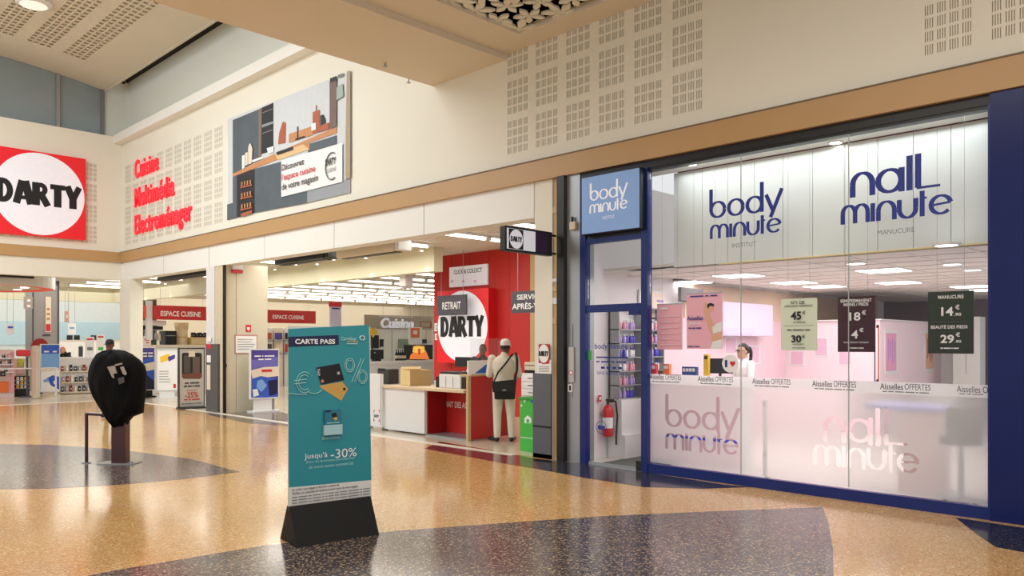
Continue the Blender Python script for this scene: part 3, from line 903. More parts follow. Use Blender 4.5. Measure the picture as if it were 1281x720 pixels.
for s, x0, x1, yt, yb in (('HORAIRES', 746, 786, 445, 448), ('DU LUNDI AU SAMEDI', 746, 784, 450.5, 453.5), ('01 88 77 91', 752, 778, 457, 462), ('SANS RENDEZ-VOUS', 747, 785, 464, 468)):
    ptext(s, DP, x0, x1, yt, yb, NAVYTX, dr)
mb = MB(); c = DP.un(752, 534, 0.002)
mb.tube([c + DP.x * (0.085 * math.cos(a)) + UP * (0.085 * math.sin(a)) for a in [i * math.pi / 12 for i in range(25)]], 0.004, 5); mb.build('round_sticker_ring', NAVYTX, dr)
ptext('3%', DP, 748, 757, 530, 538, NAVYTX, dr, e=0.003)
mb = MB(); pbox(mb, DP.off(0.002), 736, 740, 438, 450, 0.001); mb.build('green_sticker', GREEN, dr)

def logo(pl, x0, x1, ybase, word1, word2, ratio, gap, m, parent, name='logo', e=0.003, big=1.0):
    """two stacked words; x0..x1 photo extent of the second word with its baseline at y = ybase at x0"""
    o = pl.un(x0, ybase); w = (pl.un(x1, ybase) - o).dot(pl.x)
    s = w / word_width(word2, 1.0)
    st2, _ = word_strokes(word2, 0, 0, s)
    s1 = s * ratio; w1 = word_width(word1, s1)
    st1, _ = word_strokes(word1, (w - w1) / 2, s * gap, s1)
    return stroke_mesh(st1 + st2, pl, o, m, name, parent, e), st1 + st2, o, w


GL = XP(8.33)
logo(GL, 889, 979, 299, 'body', 'minute', 1.22, 1.5, NAVYTX, ws, 'body_logo')
ptext('INSTITUT', GL, 916, 946, 304.5, 310, GREYTX, ws)
logo(GL, 1053, 1194, 281, 'naIL', 'minute', 1.28, 1.4, NAVYTX, ws, 'nail_logo')
ptext('MANUCURE', GL, 1098, 1144, 288, 294, GREYTX, ws)

# pale blue sign box over the door
t = thing('salon_sign_box', (8.2, 6.3, 3.0), 'pale blue lit sign box with white salon lettering over the door', 'sign')
SB = XP(8.16)
a, b, c_, d_ = rect(SB, 727, 800, 215, 290)
sa = -a; sb_ = -b
MB().box(8.18, 8.3, sb_, sa, c_, d_).build('case', BLACK, t, bevel=0.01)
MB().box(8.16, 8.18, sb_ + 0.012, sa - 0.012, c_ + 0.015, d_ - 0.015).build('face', SIGNBLUE, t)
logo(SB, 738, 786, 267, 'body', 'minute', 1.18, 1.45, WHITELIT, t, 'lettering')
ptext('INSTITUT', SB, 754, 769, 270.5, 274.5, WHITELIT, t)

# navy glossy end panel
tag(MB().box(8.27, 8.5, -3, fy(1238.5, 8.27), 0, 3.955).build('wall_navy_panel', NAVY), kind='structure')

# frosted film with the logos cut out of it, and the white strip with the slogan ------------------
FILMX = 8.3445
GI = XP(8.3435)
FPl = XP(FILMX)
zf0, zf1 = 0.13, 1.13
def film_strokes(x0, x1, yb, w1, w2, ratio, gap):
    o = FPl.un(x0, yb); w = (FPl.un(x1, yb) - o).dot(FPl.x); s = w / word_width(w2, 1.0)
    a, _ = word_strokes(w2, 0, 0, s); b, _ = word_strokes(w1, (w - word_width(w1, s * ratio)) / 2, s * gap, s * ratio)
    return [([(o.y - x, o.z + y) for x, y in P], [k * 0.92 for k in Wd]) for P, Wd in a + b]
strokes = film_strokes(833, 925, 559, 'body', 'minute', 1.2, 1.45) + film_strokes(1018, 1152, 578, 'naIL', 'minute', 1.25, 1.35)
segs = []
for P, Wd in strokes:
    for i in range(len(P) - 1):
        segs.append((P[i], P[i + 1], (Wd[i] + Wd[i + 1]) / 2))
cell = 0.008
ny = int((wy1 - wy0) / cell); nz = int((zf1 - zf0) / cell)
hole = [bytearray(ny) for _ in range(nz)]
for (ax, ay), (bx_, by), wd in segs:
    for j in range(max(0, int((min(ay, by) - wd - zf0) / cell)), min(nz, int((max(ay, by) + wd - zf0) / cell) + 1)):
        z = zf0 + (j + 0.5) * cell
        for i in range(max(0, int((min(ax, bx_) - wd - wy0) / cell)), min(ny, int((max(ax, bx_) + wd - wy0) / cell) + 1)):
            y = wy0 + (i + 0.5) * cell
            dx, dy = bx_ - ax, by - ay; q = max(0, min(1, ((y - ax) * dx + (z - ay) * dy) / (dx * dx + dy * dy + 1e-12)))
            if (y - ax - q * dx) ** 2 + (z - ay - q * dy) ** 2 < wd * wd: hole[j][i] = 1
mb = MB(); j = 0
while j < nz:
    k = j + 1
    while k < nz and hole[k] == hole[j]: k += 1
    i = 0; z0 = zf0 + j * cell; z1 = zf1 if k == nz else zf0 + k * cell
    while i < ny:
        if hole[j][i]: i += 1; continue
        e = i
        while e < ny and not hole[j][e]: e += 1
        y0 = wy0 + i * cell; y1 = wy1 if e == ny else wy0 + e * cell
        mb.poly([(FILMX, y1, z0), (FILMX, y0, z0), (FILMX, y0, z1), (FILMX, y1, z1)])
        i = e
    j = k
mb.build('frosted_film', FROST, ws)
STRIP = frost_mat('slogan_strip_film')
STRIP.node_tree.nodes['Map Range'].inputs[3].default_value = 0.12; STRIP.node_tree.nodes['Map Range'].inputs[4].default_value = 0.2
MB().poly([(FILMX, wy1, zf1), (FILMX, wy0, zf1), (FILMX, wy0, 1.25), (FILMX, wy1, 1.25)]).build('slogan_strip', STRIP, ws)
for x0, x1, yt, yb in ((813, 852, 467, 474), (873, 917, 470, 476.5), (941, 989, 473, 479.5), (1016, 1071, 475.5, 483), (1101, 1164, 479, 486.5), (1197, 1250, 482, 490)):
    if x1 > 1236:
        ptext('Aisselles O', GI, 1197, 1236, yt, yb, CHARCOAL, ws, e=0.0004); ptext('pour les membres', GI, 1200, 1230, yb + 1.2, yb + 3, GREYTX, ws, e=0.0004)
        continue
    xm = x0 + (x1 - x0) * 0.47
    ptext('Aisselles', GI, x0, xm - 1, yt, yb, CHARCOAL, ws, e=0.0004, bold=0.01); ptext('OFFERTES', GI, xm + 1, x1, yt + (yb - yt) * 0.02 + 0.4, yb + 0.6, CHARCOAL, ws, e=0.0004)
    ptext('pour toute nouvelle adhésion en institut', GI, x0 + 3, x1 - 2, yb + 1.5, yb + 3.6, GREYTX, ws, e=0.0004)
t = thing('round_window_sticker', GL.un(913, 469), 'round white window sticker with a blue letter and red heart', 'sticker')
c = GL.un(913.5, 454.5)
mb = MB(); disc_on(mb, GL, c, 0.105, 0.002); mb.build('disc', WHITETX, t)
ptext('I', GL, 907, 910, 450, 459, NAVYTX, t, e=0.004, bold=0.03)
pts = [(16 * math.sin(a) ** 3, 13 * math.cos(a) - 5 * math.cos(2 * a) - 2 * math.cos(3 * a) - math.cos(4 * a)) for a in [i * 2 * math.pi / 30 for i in range(30)]]
MB().poly([c + GL.x * (0.032 + p[0] * 0.0022) + UP * (p[1] * 0.0024) + GL.n * 0.004 for p in reversed(pts)]).build('heart', REDTX, t)

# ------------------------------------------------------------------ salon interior shell
si = struct('wall_salon')
LY = 6.9
MB().box(8.4, 21, LY, 7.0, 0, 4.0).build('side_wall', smat('salon_white', 232, 226, 228, rough=0.7, var=0.02, scale=1), si)
MB().box(20, 20.1, 0, LY, 0, 2.8).build('back_wall', MAUVE, si)
MB().box(10.4, 14.6, LY - 0.02, LY, 0, 2.05).build('pink_panelling', PINKD, si)
MB().box(11.0, 19.5, LY - 0.03, LY - 0.005, 2.05, 2.6).build('peach_frieze', PEACH, si)
MB().box(14.65, 14.75, 5.2, LY, 0, 2.05).build('pink_partition', PINKW, si)
MB().box(14.65, 18.2, 5.12, 5.22, 0, 2.05).build('pink_partition', PINKW, si)
MB().box(18.2, 18.3, 4.4, 5.2, 0, 2.0).build('white_end_partition', WHITEP, si)
MB().box(14.6, 18.2, 5.08, 5.25, 2.05, 2.07).build('partition_cap', WHITEP, si)
MB().box(14.6, 14.8, 5.2, LY, 2.05, 2.07).build('partition_cap', WHITEP, si)
MB().box(8.37, 8.85, 1.0, LY, 3.88, 3.95).build('window_soffit', WHITEW, si)
# bulkhead of tall white panels behind the glass
BX = 8.85; yb0, yb1 = 0.6, XP(BX).un(848, HY).y
n = 14; w = (yb1 - yb0) / n
for k in range(n):
    MB().box(BX, BX + 0.06, yb0 + k * w + 0.003, yb0 + (k + 1) * w - 0.003, 2.64, 3.87).build('bulkhead_panel', smat('bulkhead_white', 222, 228, 224, rough=0.5, var=0.02, scale=2), si)
MB().box(BX - 0.004, BX + 0.03, yb0, yb1, 3.868, 3.88).build('bulkhead_bead', smat('dark_red_bead', 96, 40, 44), si)
MB().box(BX - 0.01, BX + 0.02, yb0, yb1 - 0.6, 2.628, 2.642).build('bulkhead_edge', smat('warm_edge', 232, 212, 150), si)
MB().box(BX, 10.6, yb1, yb1 + 0.06, 2.64, 3.87).build('bulkhead_return', MATS['bulkhead_white'], si)
# suspended tile ceiling: T-bars and tiles
sc_ = struct('ceiling_salon')
TILE = smat('ceiling_tile', 232, 226, 218, rough=0.85, var=0.03)
BAR = smat('ceiling_bar', 224, 219, 212, rough=0.5)
leds = []
for x, y in ((932, 342), (1090, 338), (968, 353.5), (1140, 350.5), (1196, 358), (868, 351), (1218, 363), (1040, 358)):
    r = ray(x, y); p = EYE + r * ((2.62 - CAMH) / r.z); leds.append((int((p.x - 8.9) / 0.6), int((p.y - 0.5) / 0.6)))
tile_me = None
for i in range(19):
    for j in range(11):
        x, y = 8.9 + 0.6 * i, 0.5 + 0.6 * j
        if (i, j) in leds or y + 0.6 > LY: continue
        if tile_me is None:
            o = MB().box(0.012, 0.588, 0.012, 0.588, 0, 0.015).build('ceiling_tile', TILE, sc_); tile_me = o
        else:
            o = tile_me.copy(); COL.objects.link(o)
        o.location = (x, y, 2.622 + 0.002 * ((i * 3 + j) % 3))
mb = MB()
for i in range(20): mb.box(8.9 + 0.6 * i - 0.012, 8.9 + 0.6 * i + 0.012, 0.5, LY, 2.616, 2.626)
for j in range(11): mb.box(8.9, 20.1, 0.5 + 0.6 * j - 0.012, 0.5 + 0.6 * j + 0.012, 2.6165, 2.6265)
mb.build('grid_bars', BAR, sc_)
MB().box(BX + 0.06, 20.1, 0.4, LY, 2.66, 2.7).build('slab', TILE, sc_)
lab = ['square lit ceiling panel over the salon, seen through the shop window']
for (i, j) in sorted(set(leds)):
    x, y = 8.9 + 0.6 * i, 0.5 + 0.6 * j
    t = thing('led_panel', (x + 0.3, y + 0.3, 2.61), lab[0], 'lamp', 'square lit panels of the salon ceiling')
    MB().box(x + 0.01, x + 0.59, y + 0.01, y + 0.59, 2.612, 2.64).build('frame', WHITEP, t)
    MB().box(x + 0.03, x + 0.57, y + 0.03, y + 0.57, 2.606, 2.612).build('diffuser', LED, t)
for x, y in ((865, 205), (950, 187), (1066, 187), (1205, 139)):
    r = ray(x, y); p = EYE + r * ((3.88 - CAMH) / r.z); p.x = min(max(p.x, 8.5), 8.75)
    t = thing('recessed_spot', p, 'small recessed spot above the white panels inside the salon window', 'lamp', 'spots over the window panels')
    MB().lathe([(0.05, -0.012), (0.085, -0.012), (0.09, 0.0), (0.05, 0.0)], p, 20).build('ring', WHITEP, t)
    MB().cyl(p - UP * 0.012, p - UP * 0.004, 0.06, n=20).build('bulb', SPOT, t)
for x, y in ((1191, 330), (1217, 337), (1071, 329), (1184, 306)):
    r = ray(x, y); p = EYE + r * ((2.616 - CAMH) / r.z)
    t = thing('round_downlight', p, 'round lit downlight among the ceiling tiles of the salon', 'lamp', 'round downlights of the salon ceiling')
    MB().lathe([(0.09, -0.01), (0.13, -0.01), (0.135, 0.01), (0.09, 0.01)], p, 22).build('ring', WHITEP, t)
    MB().cyl(p - UP * 0.011, p + UP * 0.005, 0.1, n=22).build('bulb', LED, t)

# ------------------------------------------------------------------ electronics store shell
STC = smat('store_ceiling_tile', 214, 206, 190, rough=0.85, var=0.04, scale=2)
cs = struct('ceiling_store')
MB().box(8.62, 48, 7.0, 60, 3.76, 3.85).build('slab', STC, cs); MB().box(-9, 8.62, 24.32, 60, 3.76, 3.85).build('slab', STC, cs)
BULK = smat('bulkhead_cream', 216, 212, 186, rough=0.7, var=0.02)
tag(MB().box(11.1, 11.35, XP(11.1).un(543, HY).y, 33.0, 3.22, 3.76).build('wall_bulkhead', BULK), kind='structure')
tag(MB().box(-4, 11.35, 33.0, 33.25, 3.22, 3.76).build('wall_bulkhead', BULK), kind='structure')
for k in range(10):
    MB().box(9.0 + 0.6 * k / 3, 9.02 + 0.6 * k / 3, 8.0, 24.0, 3.752, 3.762).build('ceiling_bar', BAR, cs)
wb = struct('wall_store_back')
FARW = smat('far_wall_paint', 220, 216, 204, rough=0.7, var=0.03)
MB().box(-9, 48, 50, 50.2, 0, 3.8).build('far_wall', FARW, wb); MB().box(47, 47.2, 7, 50, 0, 3.8).build('far_wall', FARW, wb)
MB().box(-2, 13.5, 38, 38.2, 0, 3.8).build('cosmetics_wall', smat('cool_wall', 206, 216, 218, rough=0.6), wb)
MB().box(-2, 13.5, 37.95, 38.0, 1.55, 2.55).build('pale_blue_band', smat('pale_blue_band', 178, 206, 220, rough=0.6), wb)
MB().box(13.6, 46, 35.0, 35.2, 0, 3.8).build('kitchen_back_wall', smat('kitchen_wall_paint', 198, 188, 168, rough=0.7), wb)
MB().box(13.0, 13.2, 7.0, 11.2, 0, 3.8).build('service_wall', FARW, wb)
wred = struct('wall_red')
RX = 12.46
ry0, ry1 = XP(RX).un(664, HY).y, XP(RX).un(543, HY).y
MB().box(RX, RX + 0.3, ry0, ry1, 0, 3.76).build('red_panel', RED, wred)
for k in range(1, 5): MB().box(RX - 0.004, RX + 0.002, ry0 + (ry1 - ry0) * k / 5, ry0 + (ry1 - ry0) * k / 5 + 0.006, 0, 3.76).build('panel_joint', smat('dark_red_joint', 140, 14, 18), wred)
MB().box(RX - 0.02, RX + 0.3, ry0 - 0.25, ry0, 0, 3.76).build('beige_edge', WOODT, wred)

# fluorescent ceiling lamps: one built, the rest copied
proto = thing('fluorescent_lamp', (0, 0, 3.7), 'long white fluorescent lamp under the store ceiling', 'lamp', 'fluorescent lamps of the electronics store')
lo = Vector((0, 0, 3.7))
MB().box(-0.9, 0.9, -0.06, 0.06, 3.715, 3.757).build('housing', WHITEP, proto)
MB().cyl((-0.88, 0, 3.69), (0.88, 0, 3.69), 0.032, n=10).build('tube', TUBE, proto)
for s in (-1, 1): MB().box(s * 0.9 - 0.02, s * 0.9 + 0.02, -0.04, 0.04, 3.66, 3.72).build('end_cap', WHITEP, proto)
used = False
spots_ = []
for j in range(15):
    y = 9.4 + 1.78 * j
    for i in range(13):
        x = 9.75 + 1.9 * i
        if 12.0 < x < 14.5 and y < 15.3: continue
        if x > 13 and y < 15.5: continue
        if 10.2 < x < 12.3 and y > 12.0: continue
        if y > 32.3 and y < 33.9 and x < 12: continue
        if y > 34 and x > 12.5: continue
        spots_.append((x, y))
for j in range(5):
    for i in range(6): spots_.append((7.0 - 1.9 * i, 26.0 + 2.6 * j + 0.4))
for x, y in spots_:
    if not used: proto.location = (x, y, 3.7); used = True
    else: copy_tree(proto, (x, y, 3.7))
# wall washing spots along the bulkhead
for x in (182, 213, 351, 404, 465, 535):
    y = XP(11.1).un(x, HY).y
    p = Vector((10.93, y, 3.74))
    t = thing('bulkhead_spot', p, 'small spot washing the cream bulkhead with a cone of light', 'lamp', 'spots along the cream bulkhead')
    MB().cyl(p, p - UP * 0.07, 0.045, n=14).build('can', WHITEP, t)
    MB().cyl(p - UP * 0.075, p - UP * 0.07, 0.035, n=14).build('bulb', SPOT, t)
    l = bpy.data.lights.new('bulkhead_spot_light', 'SPOT'); l.energy = 24; l.spot_size = 1.25; l.spot_blend = 0.35; l.shadow_soft_size = 0.03; l.color = (1, 0.98, 0.93)
    lo_ = bpy.data.objects.new('bulkhead_spot_light', l); COL.objects.link(lo_); lo_.location = p - UP * 0.09; lo_.rotation_euler = (0, 0.12, 0)
    lo_.parent = t; lo_.location = (0, 0, -0.09)

# door operators under the lintel
def operator(x0, x1, yt, yb, X, mats, lab, name='air_curtain'):
    pl = XP(X); a, b, c, d = rect(pl, x0, x1, yt, yb)
    y1, y0 = -a, -b
    t = thing(name, (X, (y0 + y1) / 2, c), lab, 'air curtain')
    MB().box(X, X + 0.35, y0, y1, c, d).build('case', mats[0], t, bevel=0.03)
    MB().box(X + 0.02, X + 0.33, y0 - 0.12, y0, c + 0.01, d - 0.01).build('end_cap', mats[1], t, bevel=0.02)
    MB().box(X + 0.1, X + 0.25, y0 + 0.05, y1 - 0.05, c - 0.012, c + 0.004).build('outlet_grille', BLACKP, t)
    MB().box(X + 0.15, X + 0.2, (y0 + y1) / 2 - 0.1, (y0 + y1) / 2 + 0.1, d - 0.01, 3.76).build('hanger', STEEL, t)
operator(343, 404, 315, 327, 8.75, (BLACKP, BLACKP), 'long black air curtain hung under the lintel beside a beige one')
operator(420, 492, 304, 318, 8.75, (BEIGEP, WHITEP), 'long beige air curtain with a white end cap under the lintel')
operator(196, 257, 337, 347, 8.75, (BLACKP, STEEL), 'black air curtain between the corner pillar and the grey clad pillar')
t = thing('air_curtain', LFT.un(20, 340), 'thin black air curtain under the lintel beside the round canopy', 'air curtain')
MB().box(2.5, LFT.un(48, HY).x, 24.35, 24.6, 3.4, 3.6).build('case', BLACKP, t, bevel=0.02)
MB().box(3.0, 5.2, 24.45, 24.5, 3.6, 3.76).build('hanger', STEEL, t)

# round canopy in the corner entrance
cc = Vector((5.0, 27.2, 0)); R = 2.35
t = thing('round_canopy', (cc.x, cc.y, 3.2), 'round white ceiling canopy with an orange red ring underneath', 'canopy')
MB().lathe([(R - 0.04, 3.24), (R, 3.24), (R, 3.62), (R - 0.04, 3.62), (R - 0.04, 3.24)], cc, 56).build('rim', WHITEP, t, smooth=False)
MB().lathe([(R - 0.34, 3.25), (R - 0.04, 3.25), (R - 0.04, 3.27), (R - 0.34, 3.27)], cc, 56).build('red_ring', smat('canopy_red', 228, 78, 54, emit=0.25), t)
MB().lathe([(0.0, 3.27), (R - 0.34, 3.27), (R - 0.34, 3.4), (0, 3.4)], cc, 56).build('underside', smat('canopy_beige', 214, 198, 168), t)
MB().cyl(cc + UP * 3.4, cc + UP * 3.76, 0.4).build('hanger', WHITEP, t)
for a in range(8):
    p = cc + Vector((1.6 * math.cos(a * math.pi / 4 + 0.3), 1.6 * math.sin(a * math.pi / 4 + 0.3), 3.262))
    MB().cyl(p, p + UP * 0.01, 0.11, n=16).build('downlight', SPOT, t)

# grey column behind the canopy
CP = YP(30.0)
pcol = struct('wall_store_column')
a, b, _, _ = rect(CP, 41, 73, 370, 435)
MB().box(a, b, 30, 30.9, 0, 3.76).build('shaft', smat('column_grey', 150, 148, 144, rough=0.5), pcol)
MB().box(a - 0.02, a + 0.02, 29.97, 30.0, 0, 3.76).build('edge', CHARCOAL, pcol); MB().box(b - 0.02, b + 0.02, 29.97, 30.0, 0, 3.76).build('edge', CHARCOAL, pcol)
t = thing('column_poster', CP.un(60, 420), 'narrow tall cream and red poster hung on the grey column', 'poster')
mb = MB(); pbox(mb, CP.off(0.03), 57, 64, 371, 415, 0.02); mb.build('sheet', SAND, t)
pprint('print', CP.off(0.03), [(REDTX, [(57.5, 405), (63.5, 405), (63.5, 414), (57.5, 414)])] + [(WOODP, [(58.5, y), (62.5, y), (62.5, y + 3), (58.5, y + 3)]) for y in (385, 391, 397)], t)
ptext('18.45', CP.off(0.01), 53, 63, 417, 421, CHARCOAL, pcol, bold=0.02)

# ------------------------------------------------------------------ hanging signs
def hang_sign(name, lab, pl, x0, x1, yt, yb, m, words, cat='sign', depth=0.04, rods=True, top=3.76, group=None):
    a, b, c, d = rect(pl, x0, x1, yt, yb); base = pl.n * pl.p.dot(pl.n)
    t = thing(name, base + pl.x * (a + b) / 2 + UP * c, lab, cat, group)
    mb = MB(); pbox(mb, pl, x0, x1, yt, yb, depth); mb.build('panel', m, t)
    if rods:
        for f in (0.12, 0.88):
            p = base + pl.x * (a + (b - a) * f) - pl.n * depth / 2
            MB().cyl(p + UP * d, p + UP * top, 0.006, n=6).build('rod', STEEL, t)
    for w in words:
        s, wx0, wx1, wyt, wyb, wm = w[:6]
        ptext(s, pl, wx0, wx1, wyt, wyb, wm, t, e=0.004, bold=w[6] if len(w) > 6 else 0.015)
    return t


KP = YP(25.2)
hang_sign('banner_sign', 'red ESPACE CUISINE banner between the corner pillar and the grey clad pillar', KP, 192, 262, 382.5, 400, RED, [('ESPACE CUISINE', 201, 251, 388.5, 395, WHITETX)])
hang_sign('banner_sign', 'red ESPACE CUISINE banner behind the totem and the beige door panel', KP, 326, 395, 388, 404, RED, [('ESPACE CUISINE', 341, 380, 393.5, 398.5, WHITETX)])
hang_sign('banner_sign', 'short orange red banner cut off by the corner pillar', KP, 158, 183, 381.5, 398, smat('banner_orange', 222, 84, 62), [('CUISINE', 160, 177, 388, 394, WHITETX)])
RW = XP(12.2)
hang_sign('pickup_sign', 'dark grey RETRAIT sign in front of the round logo', XP(11.95), 547, 583, 369, 394, CHARCOAL, [('RETRAIT', 553.5, 576.5, 378, 387, WHITETX)])
hang_sign('click_collect_sign', 'white CLICK & COLLECT board on the red wall', XP(12.4), 562, 609, 332, 357.5, WHITELIT, [('CLICK & COLLECT', 568, 603, 337.8, 343, BLACKTX, 0.01)] + [('o', x, x + 3, 350.5, 353, REDTX) for x in (564, 578, 593)], rods=False, depth=0.05)
hang_sign('service_sign', 'dark grey SERVICE APRÈS-VENTE sign beside the cream pillar', XP(11.4), 640, 700, 363, 390.5, CHARCOAL, [('SERVICE', 647, 679, 368.5, 375, WHITETX), ('APRÈS-VENTE', 641, 695, 378, 387, WHITETX)])
t = thing('round_logo_sign', (12.4, 13.3, 1.4), 'large red box sign with white disc on the red wall behind the counter', 'sign')
a, b, c_, d_ = rect(RW, 547, 611, 362, 454)
round_logo(RW, Vector((12.2, -(a + b) / 2, (c_ + d_) / 2)), b - a, d_ - c_, t, REDLIT, WHITELIT, BLACKTX, depth=0.0, tw=0.84, th=0.28)
MB().box(12.21, 12.455, -b, -a, c_, d_).build('box_side', smat('sign_side_red', 206, 20, 26), t)
for x0, x1, yt, yb, lab in ((543.5, 550, 404, 414, 'small white pictogram plate on the edge of the red wall'), (544, 549, 417, 425, 'small framed card under the pictogram plate on red wall')):
    t = thing('wall_card', RW.un(x0, yb), lab, 'card')
    mb = MB(); pbox(mb, XP(12.44), x0, x1, yt, yb, 0.015); mb.build('plate', WHITETX, t)
    pprint('print', XP(12.44), [(GREYTX, [(x0 + 1.5, yt + 2), (x1 - 1.5, yt + 2), (x1 - 1.5, yb - 2), (x0 + 1.5, yb - 2)]), (WHITETX, [(x0 + 2.3, yt + 3), (x1 - 2.3, yt + 3), (x1 - 2.3, yb - 3), (x0 + 2.3, yb - 3)])], t)
hang_sign('hanging_poster', 'narrow hanging poster with red head and dark bottle over the store', YP(20.5), 413, 427, 378, 409, smat('lilac_card', 206, 200, 226), [('phone', 415, 425, 384, 387, NAVYTX)])
tt = [o for o in bpy.data.objects if o.name.startswith('hanging_poster')][0]
mb = MB(); pbox(mb, YP(20.49), 412.5, 427.5, 377.5, 383.5, 0.06); mb.build('red_header', REDTX, tt)
hang_sign('hanging_sign', 'grey hanging arrow sign beside the grey column', YP(29.8), 30, 41, 371, 386, smat('warm_grey_sign', 168, 156, 146), [('A', 34, 38, 373, 378, WHITETX), ('B', 34, 38, 380, 385, WHITETX)])
hang_sign('hanging_sign', 'little white and blue hanging sign over the cosmetics shelves', YP(30.5), 8, 18, 405, 418, WHITETX, [('PUB', 9.5, 16.5, 407, 411, POSTBLUE)])
hang_sign('hanging_sign', 'little pale blue hanging sign above the dark screens', YP(31.5), 85, 95, 404, 418, WHITETX, [('PUB', 87, 93, 408, 412, POSTSKY)])
hang_sign('hanging_sign', 'narrow terracotta hanging sign beside the grey column', YP(31.0), 81, 86, 389, 403, smat('terracotta_card', 206, 160, 140), [('i', 83, 84.4, 392, 399, WHITETX)])
hang_sign('wall_letters', 'white script Cuisine letters on the kitchen partition', YP(21.9), 474, 517, 395.5, 396.5, WHITEP, [], rods=True, depth=0.02)
tt = [o for o in bpy.data.objects if o.name.startswith('wall_letters')][0]
ptext('Cuisine', YP(21.87), 475, 516, 397, 410, WHITELIT, tt, depth=0.05, slant=0.2, bold=0.03)
hang_sign('offer_sign', 'small orange and white sign card hanging over the kitchen desks', YP(20.8), 512, 528, 409, 430, WHITETX, [('ok', 517, 523, 413, 419, WHITETX)])
tt = [o for o in bpy.data.objects if o.name.startswith('offer_sign')][0]
pprint('print', YP(20.78), [(ORANGE, [(514, 410), (525, 410), (525, 422), (514, 422)]), (WHITETX, [(517, 413), (522, 413), (522, 418), (517, 418)])], tt)
# sensor/router cluster hanging from the ceiling
p = at(508, 352, 18.5); t = thing('ceiling_device', p, 'white hanging device with two arms under the store ceiling', 'device')
MB().box(p.x - 0.12, p.x + 0.12, p.y - 0.12, p.y + 0.12, p.z - 0.12, p.z + 0.2).build('body', WHITEP, t, bevel=0.02)
MB().cyl(p + UP * 0.2, Vector((p.x, p.y, 3.76)), 0.02).build('stem', WHITEP, t)
MB().tube([p + Vector((-1.0, 0, -0.35)), p + Vector((0, 0, -0.14)), p + Vector((0.5, -0.3, -0.3))], 0.02).build('arm', WHITEP, t)

# ------------------------------------------------------------------ kitchen showroom seen left of the grey clad pillar
def vbox(name, lab, cat, pl, x0, x1, yt, yb, depth, m, z0=None, group=None, bevel=0.01, extras=()):
    a, b, c, d = rect(pl, x0, x1, yt, yb); c = c if z0 is None else z0
    base = pl.n * pl.p.dot(pl.n) + pl.x * (a + b) / 2 - pl.n * depth / 2 + UP * c
    t = thing(name, base, lab, cat, group)
    mb = MB(); pbox(mb, pl, x0, x1, yt, yb, depth, z0=z0); mb.build('body', m, t, bevel=bevel)
    for nm, (ex0, ex1, eyt, eyb), em, ed in extras:
        mb = MB(); pbox(mb, pl.off(ed), ex0, ex1, eyt, eyb, ed); mb.build(nm, em, t)
    return t


K2 = YP(26.0)
vbox('kitchen_counter', 'long white kitchen counter in the showroom behind the posters', 'counter', K2, 166, 262, 433, 490, 0.7, WHITEP, z0=0.0,
     extras=[('worktop', (165, 262, 431, 434), SAND, 0.03), ('door_gap', (190, 190.5, 436, 488), GREYTX, 0.006), ('door_gap', (222, 222.5, 436, 488), GREYTX, 0.006)])
ztop = K2.un(214, 431).z
vbox('oven_tower', 'black built-in oven tower on the showroom counter', 'oven', YP(26.05), 207, 221, 413.5, 431.5, 0.5, BLACKP, z0=ztop, extras=[('handle', (208.5, 219.5, 419, 420), STEEL, 0.03), ('oven_glass', (208.5, 219.5, 421, 429), BLACK, 0.008)])
p = YP(26.4).un(227, 431); p.z = ztop
t = thing('cream_hood', p, 'cream cylindrical cooker hood beside the black oven tower', 'hood')
MB().lathe([(0, 0), (0.2, 0), (0.2, 0.5), (0.23, 0.62), (0.23, 0.74), (0, 0.74)], p, 24).build('shell', smat('hood_cream', 226, 206, 164, rough=0.35), t)
MB().lathe([(0.2, 0.24), (0.205, 0.24), (0.205, 0.27), (0.2, 0.27)], p, 24).build('band', GOLD, t)
vbox('display_shelf', 'beige display shelf carrying small black machines', 'shelf', YP(26.05), 240, 262, 422, 431.5, 0.45, smat('shelf_beige', 214, 192, 140), z0=ztop, extras=[('shelf_edge', (237, 262, 421.5, 423), WOODT, 0.012)])
zs = YP(26.05).un(249, 422).z
for k in range(5):
    x = 241.5 + 4.0 * k
    t = vbox('coffee_machine', 'small black coffee machine in a row on the beige display shelf', 'coffee machine', YP(26.1), x, x + 3.2, 415.5 + (k % 2), 422, 0.2, BLACKP, z0=zs + 0.008, group='coffee machines on the beige shelf', bevel=0.012,
             extras=[('spout', (x + 1, x + 2, 418.5, 419.6), STEEL, 0.04)])
vbox('hanging_shelf', 'black hanging pot rack above the showroom counter', 'rack', YP(26.2), 166, 204, 407.5, 412.5, 0.4, BLACKP, extras=[('rail', (166, 204, 411.8, 412.5), STEEL, 0.02)])
for k in range(8):
    x = 168 + 4.4 * k; p = YP(26.15).un(x, 412.5); t = thing('hanging_pan', p, 'small steel utensil hanging from the black pot rack', 'utensil', 'utensils on the black pot rack')
    MB().cyl(p, p - UP * 0.12, 0.01, n=6).build('hook', STEEL, t)
    MB().cyl(p - UP * 0.12, p - UP * (0.3 + 0.05 * (k % 3)), 0.045, 0.06, n=12).build('pan', (STEEL, BEIGEP, CHARCOAL)[k % 3], t)
vbox('hood_casing', 'white hood casing below the red banners', 'hood', YP(25.6), 165, 208, 400.5, 406.5, 0.4, WHITEP)
t = vbox('white_post', 'white hanging post between the two red banners', 'post', YP(25.3), 184, 191, 376, 425, 0.15, WHITEP)
t = vbox('price_card', 'small white and red price card on the showroom counter', 'card', YP(25.95), 178, 189, 420.5, 431.5, 0.02, WHITETX, extras=[('print', (181, 187, 422, 426), REDTX, 0.003), ('print', (182, 187, 427.5, 429), REDTX, 0.003)])
